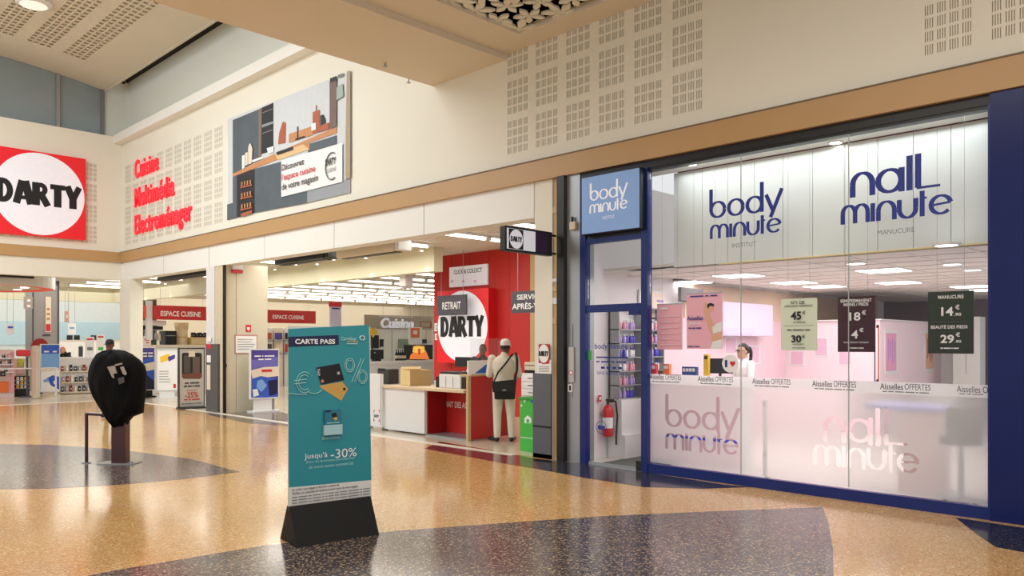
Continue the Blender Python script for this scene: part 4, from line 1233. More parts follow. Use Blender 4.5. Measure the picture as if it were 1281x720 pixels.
# upper storey of racks behind the banners
for k in range(5):
    vbox('store_gondola', ('far white gondola holding brick brown and charcoal boxes', 'far cream gondola holding purple and cream boxes', 'far white gondola holding dark and red boxes', 'far cream gondola holding charcoal and blue boxes', 'far white gondola holding blue and dark boxes')[k], 'gondola', YP(27.0 + 0.0), 330 + 13 * k, 341 + 13 * k, 410, 480, 0.6, (WHITEP, SAND)[k % 2], z0=0.0, group='far gondolas behind the totem',
         extras=[('box_row', (331.5 + 13 * k, 340 + 13 * k, 416, 424), (CLAY, POSTPURP, DARKP, CHARCOAL, POSTBLUE)[k], 0.05), ('box_row', (331.5 + 13 * k, 340 + 13 * k, 430, 440), (CHARCOAL, SAND, REDTX, POSTBLUE, DARKP)[k], 0.05), ('shelf_board', (331 + 13 * k, 340.5 + 13 * k, 441, 443), STEEL, 0.12), ('shelf_board', (331 + 13 * k, 340.5 + 13 * k, 425, 427), STEEL, 0.12)])

# ------------------------------------------------------------------ standing posters
def stand_poster(name, lab, pl, x0, x1, yt, yb, ybase, polys, words, frame=WHITEP, back=WHITETX, base_m=WHITEP, base_w=1.0):
    a, b, c, d = rect(pl, x0, x1, yt, yb); base = pl.n * pl.p.dot(pl.n)
    t = thing(name, base + pl.x * (a + b) / 2, lab, 'poster stand')
    w = b - a; o = base + pl.x * (a + b) / 2
    q = lambda u, v, z: o + pl.x * u + pl.n * v + UP * z
    hw = w / 2
    MB().prism([q(-hw, 0, c), q(hw, 0, c), q(hw, 0, d), q(-hw, 0, d)], -pl.n * 0.05).build('board', back, t)
    mb = MB()
    for u0, u1, za, zb in ((-hw - 0.02, hw + 0.02, d, d + 0.025), (-hw - 0.02, hw + 0.02, c - 0.025, c), (-hw - 0.02, -hw, c, d), (hw, hw + 0.02, c, d)):
        mb.prism([q(u0, 0.012, za), q(u1, 0.012, za), q(u1, 0.012, zb), q(u0, 0.012, zb)], -pl.n * 0.075)
    mb.build('frame', frame, t)
    MB().prism([q(-hw * base_w, 0.16, 0), q(hw * base_w, 0.16, 0), q(hw * base_w, -0.2, 0), q(-hw * base_w, -0.2, 0)], UP * 0.04).build('foot', base_m, t)
    if c > 0.1: MB().prism([q(-hw * 0.8, -0.01, 0.04), q(hw * 0.8, -0.01, 0.04), q(hw * 0.8, -0.04, 0.04), q(-hw * 0.8, -0.04, 0.04)], UP * (c - 0.03)).build('leg_panel', base_m, t)
    pprint('print', pl, polys, t)
    for s, wx0, wx1, wyt, wyb, wm in words: ptext(s, pl, wx0, wx1, wyt, wyb, wm, t, e=0.012, bold=0.01)
    return t


PB = YP(24.4)
stand_poster('poster_stand', 'blue sea view poster stand between black covered post and yellow poster', PB, 172, 193, 435, 487, 498,
             [(POSTPURP, [(172, 435), (193, 435), (193, 487), (172, 487)]), (POSTBLUE, [(172, 452), (193, 446), (193, 487), (172, 487)]), (SAND, [(172, 457), (193, 452), (193, 462), (172, 466)]), (NAVYB, [(172, 472), (180, 466), (193, 476), (193, 487), (172, 487)])],
             [('Partez d\'ici', 177, 191, 440, 443, WHITETX), ('avec Darty', 179, 191, 444, 446.5, WHITETX)], base_m=BLACKP)
stand_poster('poster_stand', 'white poster stand showing a yellow device and grey text lines', YP(23.4), 197, 221, 438, 487, 498,
             [(YELLOW, [(200, 446), (212, 442), (213, 449), (201, 454)]), (POSTPURP, [(210, 446), (219, 443), (219, 448), (211, 452)])] + [(GREYTX, [(199, y), (213 - (y % 3), y - .3), (213 - (y % 3), y + 0.4), (199, y + 0.7)]) for y in (464, 467, 470.5, 474, 477)] + [(REDTX, [(217, 480), (220, 480), (220, 485), (217, 485)])],
             [], base_m=WHITEP)
stand_poster('poster_stand', 'dark framed standing sign with red -25% offer beside the pillar', YP(19.4), 224.5, 255, 436, 508, 511,
             [(smat('offer_paper', 196, 192, 182), [(224.5, 436), (255, 436), (255, 508), (224.5, 508)]), (DARKP, [(227.5, 443), (229, 441), (251, 441), (252.5, 443), (252.5, 471), (250.5, 473.5), (229.5, 473.5), (227.5, 471)]),
              (smat('offer_photo', 84, 78, 74), [(230, 444), (238, 444), (238, 466), (230, 466)]), (smat('offer_photo_b', 104, 86, 78), [(241, 446), (250, 446), (250, 470), (241, 470)]), (smat('offer_photo_c', 120, 72, 60), [(228, 467), (252, 466), (252, 471), (250.5, 473), (229.5, 473), (228, 471)]), (SAND, [(236, 439), (244, 439), (244, 446), (236, 446)])],
             [('BON MATELAS', 231, 249, 477.5, 480.5, CHARCOAL), ('POUR TOUTE LA FAMILLE', 230, 250, 481.5, 484.5, CHARCOAL), ('JUSQU\'À', 233, 247, 487, 489.5, REDTX), ('-25%', 231, 248, 490.5, 497.5, REDTX), ('SUR LA LITERIE', 230, 250, 498.5, 501, REDTX), ('Voir conditions en magasin', 227, 252, 504, 506, GREYTX)],
             frame=smat('dark_frame', 52, 52, 54), back=MATS['offer_paper'], base_m=MATS['dark_frame'])
t = stand_poster('poster_stand', 'blue and purple phone poster stand beside the beige door panel', YP(17.2), 314, 348, 437.5, 497, 512,
             [(POSTPURP, [(314, 437.5), (348, 437.5), (348, 497), (314, 497)]), (smat('poster_violet', 108, 104, 184), [(314, 450), (348, 446), (348, 466), (314, 470)]), (SAND, [(314, 463), (330, 459), (348, 458), (348, 470), (316, 474)]), (POSTBLUE, [(314, 474), (326, 470), (348, 474), (348, 497), (314, 497)]),
              (POSTSKY, [(322, 476), (328, 474), (334, 482), (327, 490), (321, 484)]), (NAVYB, [(335, 476), (347, 474), (347, 492), (337, 495)]), (WHITETX, [(316, 487), (322, 486), (324, 494), (317, 496)])],
             [('Soyez à l\'écoute', 318, 343, 444, 446.5, WHITETX), ('avec Darty', 323, 339, 448, 450.5, WHITETX), ('Essai', 327, 340, 461, 466, REDTX)], base_m=WHITEP)
mb = MB(); pbox(mb, YP(17.21), 340, 343.5, 460, 511, 0.0 + 0.03, z0=0.0); mb.build('pole', STEEL, t)
stand_poster('poster_stand', 'tall light blue beach poster stand beside the grey column', YP(27.0), 51.5, 74, 431, 489, 495,
             [(POSTBLUE, [(51.5, 431), (74, 431), (74, 442), (51.5, 442)]), (POSTSKY, [(51.5, 442), (74, 442), (74, 462), (51.5, 462)]), (SAND, [(51.5, 460), (74, 460), (74, 465), (51.5, 466)]), (WHITETX, [(51.5, 465), (74, 463), (74, 489), (51.5, 489)]), (POSTBLUE, [(58, 473), (66, 469), (74, 471), (74, 487), (64, 482)]), (POSTSKY, [(54, 475), (60, 473), (62, 477), (55, 478)]), (WHITETX, [(67, 476), (70, 476), (70, 480), (67, 480)])],
             [('oasis', 55, 61, 438, 441, WHITETX), ('PROMO', 66, 71, 438, 441, WHITETX)], base_m=BEIGEP)

# ------------------------------------------------------------------ corner entrance goods (left edge)
G1 = YP(27.6)
t = vbox('gondola', 'white counter gondola with small red and black goods behind the covered post', 'gondola', G1, 75, 135, 447, 493, 0.7, WHITEP, z0=0.0,
         extras=[('top_board', (74, 136, 446, 448), WHITETX, 0.03), ('shelf_board', (75, 135, 463.5, 465), BEIGEP, 0.12), ('shelf_board', (75, 135, 477, 478.5), BEIGEP, 0.12), ('shelf_board', (75, 135, 489, 491), BEIGEP, 0.12)])
for r, yb in ((0, 463.3), (1, 476.8), (2, 488.8)):
    zsh = rect(G1.off(0.12), 75, 135, (463.5, 477, 489)[r], 491)[3] + 0.002
    for k in range(9):
        x = 77 + 5.4 * k + (r % 2) * 1.2
        m = (smat('pack_red', 150, 40, 44), CHARCOAL, SAND, smat('pack_grey', 180, 176, 168), BLACKP)[(k * 2 + r * 3) % 5]
        vbox('small_pack', 'small packaged item hanging on the white counter gondola', 'package', G1.off(0.1), x, x + 2.6 + 0.8 * ((k + r) % 2), yb - 5.5 - (k % 3), yb, 0.07, m, z0=zsh, group='packs on the counter gondola', bevel=0.004,
             extras=[('label_strip', (x + 0.5, x + 2.0, yb - 3.4, yb - 2.2), WHITETX, 0.003)])
ztg = G1.un(100, 446).z + 0.0
for x0, x1, yt, lab in ((107, 118, 421, 'short white price board with red heading standing on the gondola'), (121, 131, 418, 'tall white price board with a green mark on the gondola')):
    t = vbox('price_board', lab, 'board', G1.off(-0.2), x0, x1, yt, 447, 0.03, WHITETX, z0=ztg, bevel=0.003, extras=[('heading', (x0 + 1.5, x1 - 1.5, yt + 2, yt + 4), REDTX, 0.003), ('mark', (x0 + 2, x1 - 2, 434, 438), GREEN if x0 > 120 else GREYTX, 0.003)])
t = vbox('vase_display', 'slim dark canister on the white counter gondola', 'canister', G1.off(-0.1), 99.5, 104, 433, 447, 0.12, CHARCOAL, z0=ztg, bevel=0.02, extras=[('cap', (100, 103.5, 432, 434), STEEL, 0.004)])
for k in range(4):
    vbox('wall_screen', 'dark screen on the far wall behind the counter', 'screen', YP(36.5), 84 + 9 * k + (12 if k > 1 else 0), 91 + 9 * k + (12 if k > 1 else 0), 419, 425, 0.08, BLACKP, group='dark screens at the far wall', extras=[('glass', (84.5 + 9 * k + (12 if k > 1 else 0), 90.5 + 9 * k + (12 if k > 1 else 0), 419.7, 424.3), BLACK, 0.004)])
vbox('screen_bench', 'long white bench under the dark screens', 'bench', YP(36.5), 74, 152, 425, 440, 0.6, WHITEP, z0=0.0, extras=[('edge', (74, 152, 425, 426), BEIGEP, 0.03)])
# cosmetics unit
G2 = YP(27.2)
t = vbox('cosmetics_unit', 'pink and white cosmetics unit with an orange red base', 'display unit', G2, -18, 18, 437, 491, 0.55, smat('pink_unit', 232, 206, 204), z0=0.0,
         extras=[('orange_base', (-18, 11, 477, 491), ORANGE, 0.05), ('shelf_board', (-18, 17, 447.5, 449), WHITEP, 0.16), ('shelf_board', (-18, 17, 455, 456.5), WHITEP, 0.16), ('shelf_board', (-18, 17, 465, 466.5), WHITEP, 0.16), ('pink_upright', (14, 18, 440, 490), smat('unit_pink', 232, 168, 176), 0.06)])
for r, yb in ((0, 447.3), (1, 454.8), (2, 464.8)):
    zsh = rect(G2.off(0.16), -18, 17, (447.5, 455, 465)[r], 491)[3] + 0.002
    for k in range(7):
        x = -2 + 2.4 * k
        vbox('cosmetic_jar', 'tiny cosmetic item standing on the pink cosmetics unit', 'cosmetics', G2.off(0.12), x, x + 1.6, yb - 3.2 - (k + r) % 2, yb, 0.06, (PINK, WHITETX, GREYTX, CHARCOAL, SAND)[(k + 2 * r) % 5], z0=zsh, group='items on the cosmetics unit', bevel=0.006, extras=[('lid', (x + 0.3, x + 1.3, yb - 4.0, yb - 3.2), GOLD, 0.002)])
vbox('camera_box', 'black square box with a grey disc on the cosmetics unit', 'box', G2.off(0.3), 0.5, 7, 464.0, 470.5, 0.1, BLACKP, extras=[('disc_mark', (2.2, 5.2, 466, 469), GREYTX, 0.004)])
# red dispenser on a pole rack and black bottle rack
R2 = YP(26.9)
p = R2.un(34, 490); p.z = 0
t = thing('pole_stand', p, 'dark pole stand carrying a red box beside the cosmetics unit', 'stand')
h = R2.un(34, 446).z
MB().cyl(p, p + UP * h, 0.03).build('pole', CHARCOAL, t); MB().cyl(p, p + UP * 0.03, 0.2, n=20).build('base', CHARCOAL, t)
mb = MB(); pbox(mb, R2, 22.5, 39, 437, 445.5, 0.3); mb.build('red_box', smat('box_red', 222, 60, 66), t, bevel=0.06)
t = vbox('bottle_rack', 'black open bottle rack below the red box', 'rack', YP(27.4), 18.5, 37, 470, 490.5, 0.35, BLACKP, z0=0.0, extras=[('shelf', (19.5, 36, y, y + 1), STEEL, 0.05) for y in (475, 480, 485)])
for k in range(9):
    r_, c_ = divmod(k, 3); x = 21 + 5 * c_
    vbox('bottle_box', 'small pale carton on the black bottle rack', 'carton', YP(27.28), x, x + 3, 471.5 + 5 * r_, 474.9 + 5 * r_, 0.05, (SAND, WHITETX, YELLOW)[(k + r_) % 3], group='cartons on the bottle rack', extras=[('band', (x, x + 3, 473 + 5 * r_, 473.6 + 5 * r_), CLAY, 0.003)], bevel=0.003)
t = vbox('flower_bin', 'bin of yellow green and white packs behind the pole stand', 'bin', YP(27.9), 20, 38, 448, 470, 0.4, BEIGEP, z0=0.4, extras=[('green_pack', (23, 29, 449, 458), smat('lime_pack', 190, 206, 70), 0.04), ('white_pack', (30, 36, 452, 462), WHITETX, 0.04), ('pink_pack', (22, 28, 460, 467), PINK, 0.04)])
t = vbox('security_gate', 'tall beige anti-theft gate pillar in the corner entrance', 'gate', YP(25.9), 42, 50, 432, 497, 0.25, smat('gate_beige', 206, 190, 168), z0=0.0, bevel=0.04, extras=[('pink_strip', (42.5, 45, 440, 494), smat('gate_pink', 214, 168, 150), 0.006), ('grey_edge', (48, 50, 433, 496), smat('gate_grey', 190, 188, 180), 0.006)])
p = YP(28.6).un(50, 433); t = thing('red_arch', p, 'dark red arched header above the beach poster', 'header')
mb = MB(); P_ = [YP(28.6).un(50 + 11 * math.cos(a), 434 - 11 * math.sin(a)) for a in [math.pi * i / 14 for i in range(15)]]
mb.prism([*reversed(P_)], (0, 0.08, 0)); mb.build('arch_panel', smat('arch_red', 150, 24, 30), t)
q_ = YP(28.6).un(50, 434); MB().box(q_.x - 0.2, q_.x + 0.2, 28.62, 28.67, 0, q_.z).build('post', CHARCOAL, t)
# thin cross lines hanging: doorway sill rail inside the entrance
t = thing('entrance_rail', (3, 26.4, 0.9), 'thin white guard rail across the corner entrance', 'rail')
za = YP(26.0).un(20, 461.5).z; xa, xb = -1.0, YP(26).un(75, HY).x
MB().cyl((xa, 26.4, za), (xb, 26.4, za), 0.02).build('bar', WHITEP, t)
for x in (xa + 0.2, xb): MB().cyl((x, 26.4, 0), (x, 26.4, za + 0.02), 0.025).build('post', WHITEP, t)

# ------------------------------------------------------------------ service counter
CPX = 8.8
cy = lambda x, X=CPX: XP(X).un(x, HY).y
zc = 0.80
t = thing('service_counter', (9.1, 10.9, 0), 'white and red service counter with a beige worktop', 'counter')
MB().box(8.8, 9.5, cy(531), cy(480.5), 0.03, zc).build('white_cabinet', WHITEP, t, bevel=0.004)
MB().box(9.3, 9.36, cy(582), cy(531), 0.0, zc).build('red_back_panel', RED, t)
MB().box(8.86, 9.3, cy(531) - 0.02, cy(531), 0.0, zc).build('red_side_panel', smat('dark_red_panel', 150, 18, 22, rough=0.4), t)
MB().box(8.82, 9.3, cy(582), cy(531), 0.0, 0.03).build('plinth', STEEL, t)
MB().box(8.76, 9.55, cy(582), cy(480.5), zc, zc + 0.05).build('worktop', smat('counter_edge', 216, 196, 162), t, bevel=0.006)
ptext('RETRAIT DES ACHATS', XP(9.3), 550, 597, 500.5, 508, WHITETX, t, bold=0.015)
py = cy(583.5)
t = thing('counter_end_panel', (9.3, py, 0), 'tall red end panel with beige edges closing the service counter', 'panel')
MB().box(8.86, 9.78, py - 0.04, py, 0.02, 1.08).build('red_end_panel', RED, t)
MB().box(8.8, 8.86, py - 0.045, py + 0.01, 0, 1.09).build('beige_edge', WOODT, t)
MB().box(8.86, 9.78, py - 0.05, py + 0.25, 1.08, 1.11).build('ledge', WOODT, t)
MB().box(9.78, 9.83, py - 0.06, py + 0.01, 0, 1.1).build('white_edge', WHITEP, t)
# info board left of the counter
t = thing('info_board', (8.75, cy(469), 0), 'white info board with red bracket logo leaning at the counter', 'board')
IP = XP(8.74)
a, b, c_, d_ = rect(IP, 457, 477.5, 467, 534)
MB().box(8.74, 8.78, -b, -a, 0.06, d_).build('board', WHITEP, t, bevel=0.004)
mb = MB()
for s in (-1, 1): mb.box(8.75, 8.9, (-b if s < 0 else -a - 0.03), (-b + 0.03 if s < 0 else -a), 0, 0.06)
mb.build('feet', STEEL, t)
pprint('print', IP, [(GREYTX, [(476, 468), (476.6, 468), (476.6, 532), (476, 532)])] + [(REDTX, q) for q in ([(467, 512.5), (469.2, 512.6), (469.2, 513.4), (467.7, 513.4), (467.7, 516), (467, 516)], [(473, 512.8), (475, 513), (475, 516), (474.3, 516), (474.3, 513.7), (473, 513.6)], [(467, 523), (467.7, 523), (467.7, 525.4), (469.2, 525.5), (469.2, 526.3), (467, 526.2)], [(474.3, 523.5), (475, 523.6), (475, 526.8), (473, 526.6), (473, 525.9), (474.3, 525.9)])], t)
ptext('DARTY', IP, 467.8, 474.2, 518, 521.5, CHARCOAL, t, e=0.004, bold=0.03)
# things on the worktop
zt = zc + 0.05
c0 = XP(8.9).un(514, HY); bx0 = Vector((8.88, c0.y, zt))
t = thing('cardboard_box', (9.1, c0.y, zt), 'open cardboard box standing cornerwise on the worktop', 'box')
aL = Vector((0.16, 0.50, 0)); aR = Vector((0.42, -0.08, 0))
P0 = bx0; P1 = bx0 + aL; P2 = bx0 + aR; P3 = bx0 + aL + aR
hb = 0.29
mb = MB()
for a_, b_, m_ in ((P0, P1, 0), (P0, P2, 1), (P1, P3, 1), (P2, P3, 0)):
    n_ = (b_ - a_).cross(UP).normalized() * 0.008
    mb.prism([a_, b_, b_ + UP * hb, a_ + UP * hb], n_, m_)
mb.prism([P0 + UP * 0.001, P1 + UP * 0.001, P3 + UP * 0.001, P2 + UP * 0.001], UP * 0.008)
mb.build('walls', [smat('lit_side_cardboard', 222, 196, 140, rough=0.8), CARD], t)  # light and shade put into the colour: paler lit sides, browner shaded ones
mb = MB(); mb.prism([P1 + UP * hb, P3 + UP * hb, P3 + UP * (hb + 0.04) + Vector((0.1, 0.1, 0)), P1 + UP * (hb + 0.04) + Vector((0.1, 0.1, 0))], UP * 0.006); mb.build('flap', CARD, t)
# printer
PP = XP(9.0)
a, b, c_, d_ = rect(PP, 545, 581, 472, 488)
t = thing('desk_printer', (9.2, -(a + b) / 2, zt), 'white and black desk printer beside the cardboard box', 'printer')
MB().box(9.0, 9.42, -b + 0.1, -a - 0.09, zt, zt + 0.24).build('body', WHITEP, t, bevel=0.015)
MB().box(9.0, 9.42, -a - 0.09, -a, zt, zt + 0.2).build('black_side', BLACKP, t, bevel=0.01); MB().box(9.02, 9.42, -b, -b + 0.1, zt, zt + 0.2).build('black_side', BLACKP, t, bevel=0.01)
MB().box(9.06, 9.36, -b + 0.14, -a - 0.06, zt + 0.24, zt + 0.28).build('paper_tray', BLACKP, t, bevel=0.008)
for k in (1, 2): MB().box(8.995, 9.002, -b + 0.1 + k * (b - a - 0.19) / 3, -b + 0.106 + k * (b - a - 0.19) / 3, zt + 0.02, zt + 0.2).build('panel_gap', GREYTX, t)
# leaflet rack
LP_ = XP(9.25)
t = thing('leaflet_holder', (9.3, LP_.un(575, HY).y, zt), 'slanted pale green leaflet holder behind the printer', 'leaflet holder')
a, b, c_, d_ = rect(LP_, 568, 582, 451, 475)
MB().prism([(9.43, -b, zt), (9.43, -a, zt), (9.53, -a - 0.1, d_), (9.53, -b - 0.1, d_)], (0.02, 0, 0)).build('panel', PALEGR, t)
MB().box(9.43, 9.55, -b, -a, zt, zt + 0.02).build('foot', SCREENG, t)
pprint('print', XP(9.425), [(POSTSKY, [(578, 464), (582, 464), (582, 469), (578, 469)])], t)
# monitor seen from behind
t = thing('counter_monitor', (9.75, XP(9.7).un(585, HY).y, zt), 'flat black monitor seen from behind on the counter', 'monitor')
MP = XP(9.7); a, b, c_, d_ = rect(MP, 571, 601, 445, 451)
MB().box(9.66, 9.72, -b, -a, 1.2, 1.38).build('screen', BLACKP, t, bevel=0.01)
MB().cyl((9.7, -(a + b) / 2, zt + 0.01), (9.7, -(a + b) / 2, 1.22), 0.025).build('neck', BLACKP, t)
MB().box(9.6, 9.82, -(a + b) / 2 - 0.12, -(a + b) / 2 + 0.12, zt, zt + 0.02).build('foot', BLACKP, t)
MB().box(9.655, 9.662, -b + 0.1, -b + 0.25, 1.27, 1.3).build('logo_plate', STEEL, t)
vbox('counter_back_desk', 'low back desk behind the service counter', 'desk', XP(9.9), 543, 600, 478, 540, 0.5, WHITEP, z0=0.0, extras=[('worktop', (543, 600, 477, 479), WHITEP, 0.02)])
# blue and white diagonal display board on the ledge
DPn = YP(py + 0.02)
t = thing('diagonal_board', (9.2, py + 0.03, 1.11), 'white display board with a blue diagonal on the red panel', 'board')
a, b, c_, d_ = rect(DPn, 586, 614, 450, 467)
MB().box(a, b, py + 0.02, py + 0.05, 1.11, 1.11 + (d_ - c_)).build('board', WHITETX, t)
xm = (a + b) / 2; hh = d_ - c_
MB().poly([(a + 0.25 * (b - a), py + 0.018, 1.12), (b, py + 0.018, 1.12), (b, py + 0.018, 1.1 + hh)]).build('blue_diagonal', smat('display_blue', 50, 106, 206), t)
MB().box(a, b, py + 0.0, py + 0.06, 1.11, 1.125).build('rail', WHITEP, t)
# acrylic counter screen
t = thing('acrylic_screen', (9.3, py + 0.12, 1.11), 'clear acrylic hygiene screen standing on the red panel ledge', 'screen')
MB().box(9.0, 9.72, py + 0.12, py + 0.126, 1.11, 1.72).build('pane', SCREENG, t)
for x in (9.1, 9.6): MB().box(x, x + 0.04, py + 0.08, py + 0.17, 1.11, 1.14).build('foot', WHITEP, t)
# small round logo button on the red wall
vbox('wall_switch', 'small white switch plate on the red wall near the clerk', 'switch', XP(12.43), 613.5, 619, 427, 432.5, 0.028, WHITEP, extras=[('button', (615, 617.5, 428.5, 431), WHITETX, 0.01)])
# drawers with device behind the customer
t = vbox('drawer_cabinet', 'white drawer cabinet against the wall behind the customer', 'cabinet', XP(11.6), 652, 690, 467, 500, 0.5, WHITEP, z0=0.0, extras=[('drawer', (653, 689, 470 + 9 * k, 477 + 9 * k), WHITETX, 0.01) for k in range(3)])
for dd in [o for o in t.children if o.name.startswith('drawer')]:
    k = [o for o in t.children if o.name.startswith('drawer')].index(dd)
    dd['_o'] = tuple(t['_o'])
    mb = MB(); pbox(mb, XP(11.58), 660, 682, 472.5 + 9 * k, 473.8 + 9 * k, 0.012); mb.build('handle', STEEL, dd)
zt2 = XP(11.6).un(671, 467).z
vbox('receipt_device', 'pale device with a black base on the drawer cabinet', 'device', XP(11.7), 656, 690, 453, 467, 0.3, BEIGEP, z0=zt2 + 0.003, extras=[('black_base', (656, 690, 463, 467), BLACKP, 0.02), ('slot', (657, 689, 456.5, 457.5), CHARCOAL, 0.005)])
# green carton bin
GPn = XP(8.62)
t = thing('green_bin', (8.8, GPn.un(660, HY).y, 0), 'green cardboard recycling bin beside the grey clad pillar', 'bin')
a, b, c_, d_ = rect(GPn, 650, 672, 498, 561)
MB().box(8.62, 9.0, -b, -a, 0, d_).build('body', GREEN, t, bevel=0.008)
MB().box(8.6, 9.02, -b - 0.01, -a + 0.01, d_ - 0.02, d_ + 0.012).build('rim', smat('green_dark', 48, 150, 56), t)
pprint('print', GPn, [(WHITETX, [(656, 523), (660, 519), (664.5, 523), (664.5, 529), (656, 529)]), (GREEN, [(658.5, 524), (662, 524), (662, 528.5), (658.5, 528.5)]), (WHITETX, [(651, 546), (668, 548), (668, 548.8), (651, 546.8)]), (WHITETX, [(651.5, 505), (654, 507), (651.5, 509)]), (POSTBLUE, [(664, 498.6), (668, 498.8), (668, 505), (664, 503)]), (WHITETX, [(655, 500), (658, 500), (656, 504)])], t)

# ------------------------------------------------------------------ kitchen desks seen between totem and red wall
vbox('white_partition', 'white partition wall behind the kitchen planning desks', 'partition', YP(22.0), 452, 545, 411, 470, 0.15, WHITEW, z0=0.0, extras=[('panel_line', (490, 490.6, 412, 460), GREYTX, 0.005), ('header_board', (456, 541, 394.5, 411.5), smat('header_beige', 176, 164, 144), 0.02)])
vbox('planning_desk', 'long white planning desk behind the cardboard box', 'desk', YP(18.5), 462, 545, 452, 500, 0.9, WHITEP, z0=0.0, extras=[('desk_edge', (462, 545, 451, 454), WHITETX, 0.02)])
zd = YP(18.5).un(503, 451).z
t = vbox('wall_television', 'black television showing an orange and yellow pattern', 'television', YP(19.0), 506.5, 541.5, 431, 449.5, 0.06, BLACKP, z0=None, extras=[])
tvp = YP(18.99)
pprint('print', tvp, [(smat('tv_orange', 240, 130, 60, emit=0.6), [(512, 449), (514, 443), (520, 438), (532, 437), (535, 444), (537, 449)]), (smat('tv_yellow', 250, 196, 80, emit=0.6), [(516, 440), (517, 433), (523, 432), (531, 433), (531, 440), (525, 442)]), (smat('tv_red', 220, 80, 60, emit=0.4), [(523, 436), (526, 436), (526, 443), (523, 443)])], t, e0=0.003)
MB().box(tvp.un(524, HY).x - 0.2, tvp.un(524, HY).x + 0.2, 18.9, 19.2, zd, zd + 0.02).build('foot', BLACKP, t); MB().box(tvp.un(524, HY).x - 0.04, tvp.un(524, HY).x + 0.04, 19.02, 19.05, zd, tvp.un(524, 447).z).build('neck', BLACKP, t)
t = vbox('desk_monitor', 'tilted black monitor seen from behind on the planning desk', 'monitor', YP(18.6), 464.5, 480, 437, 452, 0.05, BLACKP, z0=zd + 0.06, extras=[('mark', (468, 470, 440, 441.5), STEEL, 0.003)])
MB().box(YP(18.6).un(472, HY).x - 0.1, YP(18.6).un(472, HY).x + 0.1, 18.55, 18.75, zd, zd + 0.06).build('foot', BLACKP, t)
vbox('desk_telephone', 'dark telephone on the planning desk beside the totem', 'telephone', XP(9.0), 472, 486, 461, 470, 0.25, smat('dark_phone', 58, 56, 58), z0=zt, bevel=0.02, extras=[('handset', (473, 480, 460.5, 463), BLACKP, 0.02)])
for k, (x0, x1, yt, yb, m, lab) in enumerate(((465, 474, 419, 436, DARKP, 'dark kitchen sample board on the white partition'), (476, 480, 424, 434, BLACKP, 'black panel sample beside the dark sample board'), (499, 512, 424, 436, smat('sage_panel', 132, 150, 132), 'sage green cabinet sample on the white partition'), (529, 534, 424, 430, BLACKP, 'small black plate near the red wall edge'), (534, 540, 413, 428, SAND, 'cream sample plate near the red wall edge'))):
    vbox('sample_board', lab, 'sample', YP(21.95), x0, x1, yt, yb, 0.04, m, extras=[('edge', (x0, x1, yb - 0.8, yb), STEEL, 0.005)])
for k in range(5):
    x = 496 + 2.6 * k
    p = YP(18.9).un(x, 451); p.z = zd
    t = thing('wine_bottle', p, 'dark bottle in the row on the planning desk beside the television', 'bottle', 'bottles on the planning desk')
    MB().lathe([(0, 0), (0.04, 0), (0.04, 0.2), (0.015, 0.27), (0.015, 0.33), (0, 0.33)], p, 12).build('glass_body', DARKP, t, smooth=True)
    MB().lathe([(0.041, 0.06), (0.0415, 0.06), (0.0415, 0.15), (0.041, 0.15)], p, 12).build('paper_label', SAND, t)
t = thing('wire_display', YP(21.0).un(534, 409), 'thin red frame line hanging near the red wall top edge', 'frame')
mb = MB()
for (x0, x1, yt, yb) in ((526, 540, 402, 403), (526, 540, 408.5, 409.5), (526, 527, 402, 409.5), (539, 540, 402, 409.5)): pbox(mb, YP(21.0), x0, x1, yt, yb, 0.03)
mb.build('frame_bars', CLAY, t)
q_ = YP(21.0).un(533, 402)
for dx in (-0.1, 0.1): MB().cyl((q_.x + dx, 21.01, q_.z), (q_.x + dx, 21.01, 3.76), 0.006, n=6).build('rod', STEEL, t)
t = vbox('star_sign', 'yellow star shaped price sign on a black stand', 'sign', YP(19.4), 463.5, 472, 413.5, 417, 0.03, YELLOW, bevel=0)
c = YP(19.4).un(467, 415)
MB().prism([c + Vector((0.17 * (1 if i % 2 else 0.55) * math.sin(i * math.pi / 5), -0.01, 0.17 * (1 if i % 2 else 0.55) * math.cos(i * math.pi / 5))) for i in range(10)], (0, 0.03, 0)).build('star', YELLOW, t)
MB().box(c.x - 0.015, c.x + 0.015, 19.43, 19.46, zd, c.z).build('stand', BLACKP, t)

# ------------------------------------------------------------------ posters hung in the salon window
def window_poster(lab, X, x0, x1, yt, yb, m, polys, words, name='window_poster'):
    pl = XP(X); a, b, c, d = rect(pl, x0, x1, yt, yb)
    t = thing(name, (X, -(a + b) / 2, c), lab, 'poster')
    MB().box(X, X + 0.008, -b, -a, c, d).build('sheet', m, t)
    for f in (0.2, 0.8):
        MB().cyl((X + 0.004, -a - (b - a) * f, d), (X + 0.004, -a - (b - a) * f, 3.88), 0.0015, n=5).build('cord', STEEL, t)
    MB().box(X - 0.002, X + 0.01, -b, -a, d - 0.012, d).build('top_rail', STEEL if m is PINK else m, t)
    if polys: pprint('print', pl, polys, t)
    for w in words: ptext(w[0], pl, w[1], w[2], w[3], w[4], w[5], t, e=0.014, bold=w[6] if len(w) > 6 else 0.02)
    return t


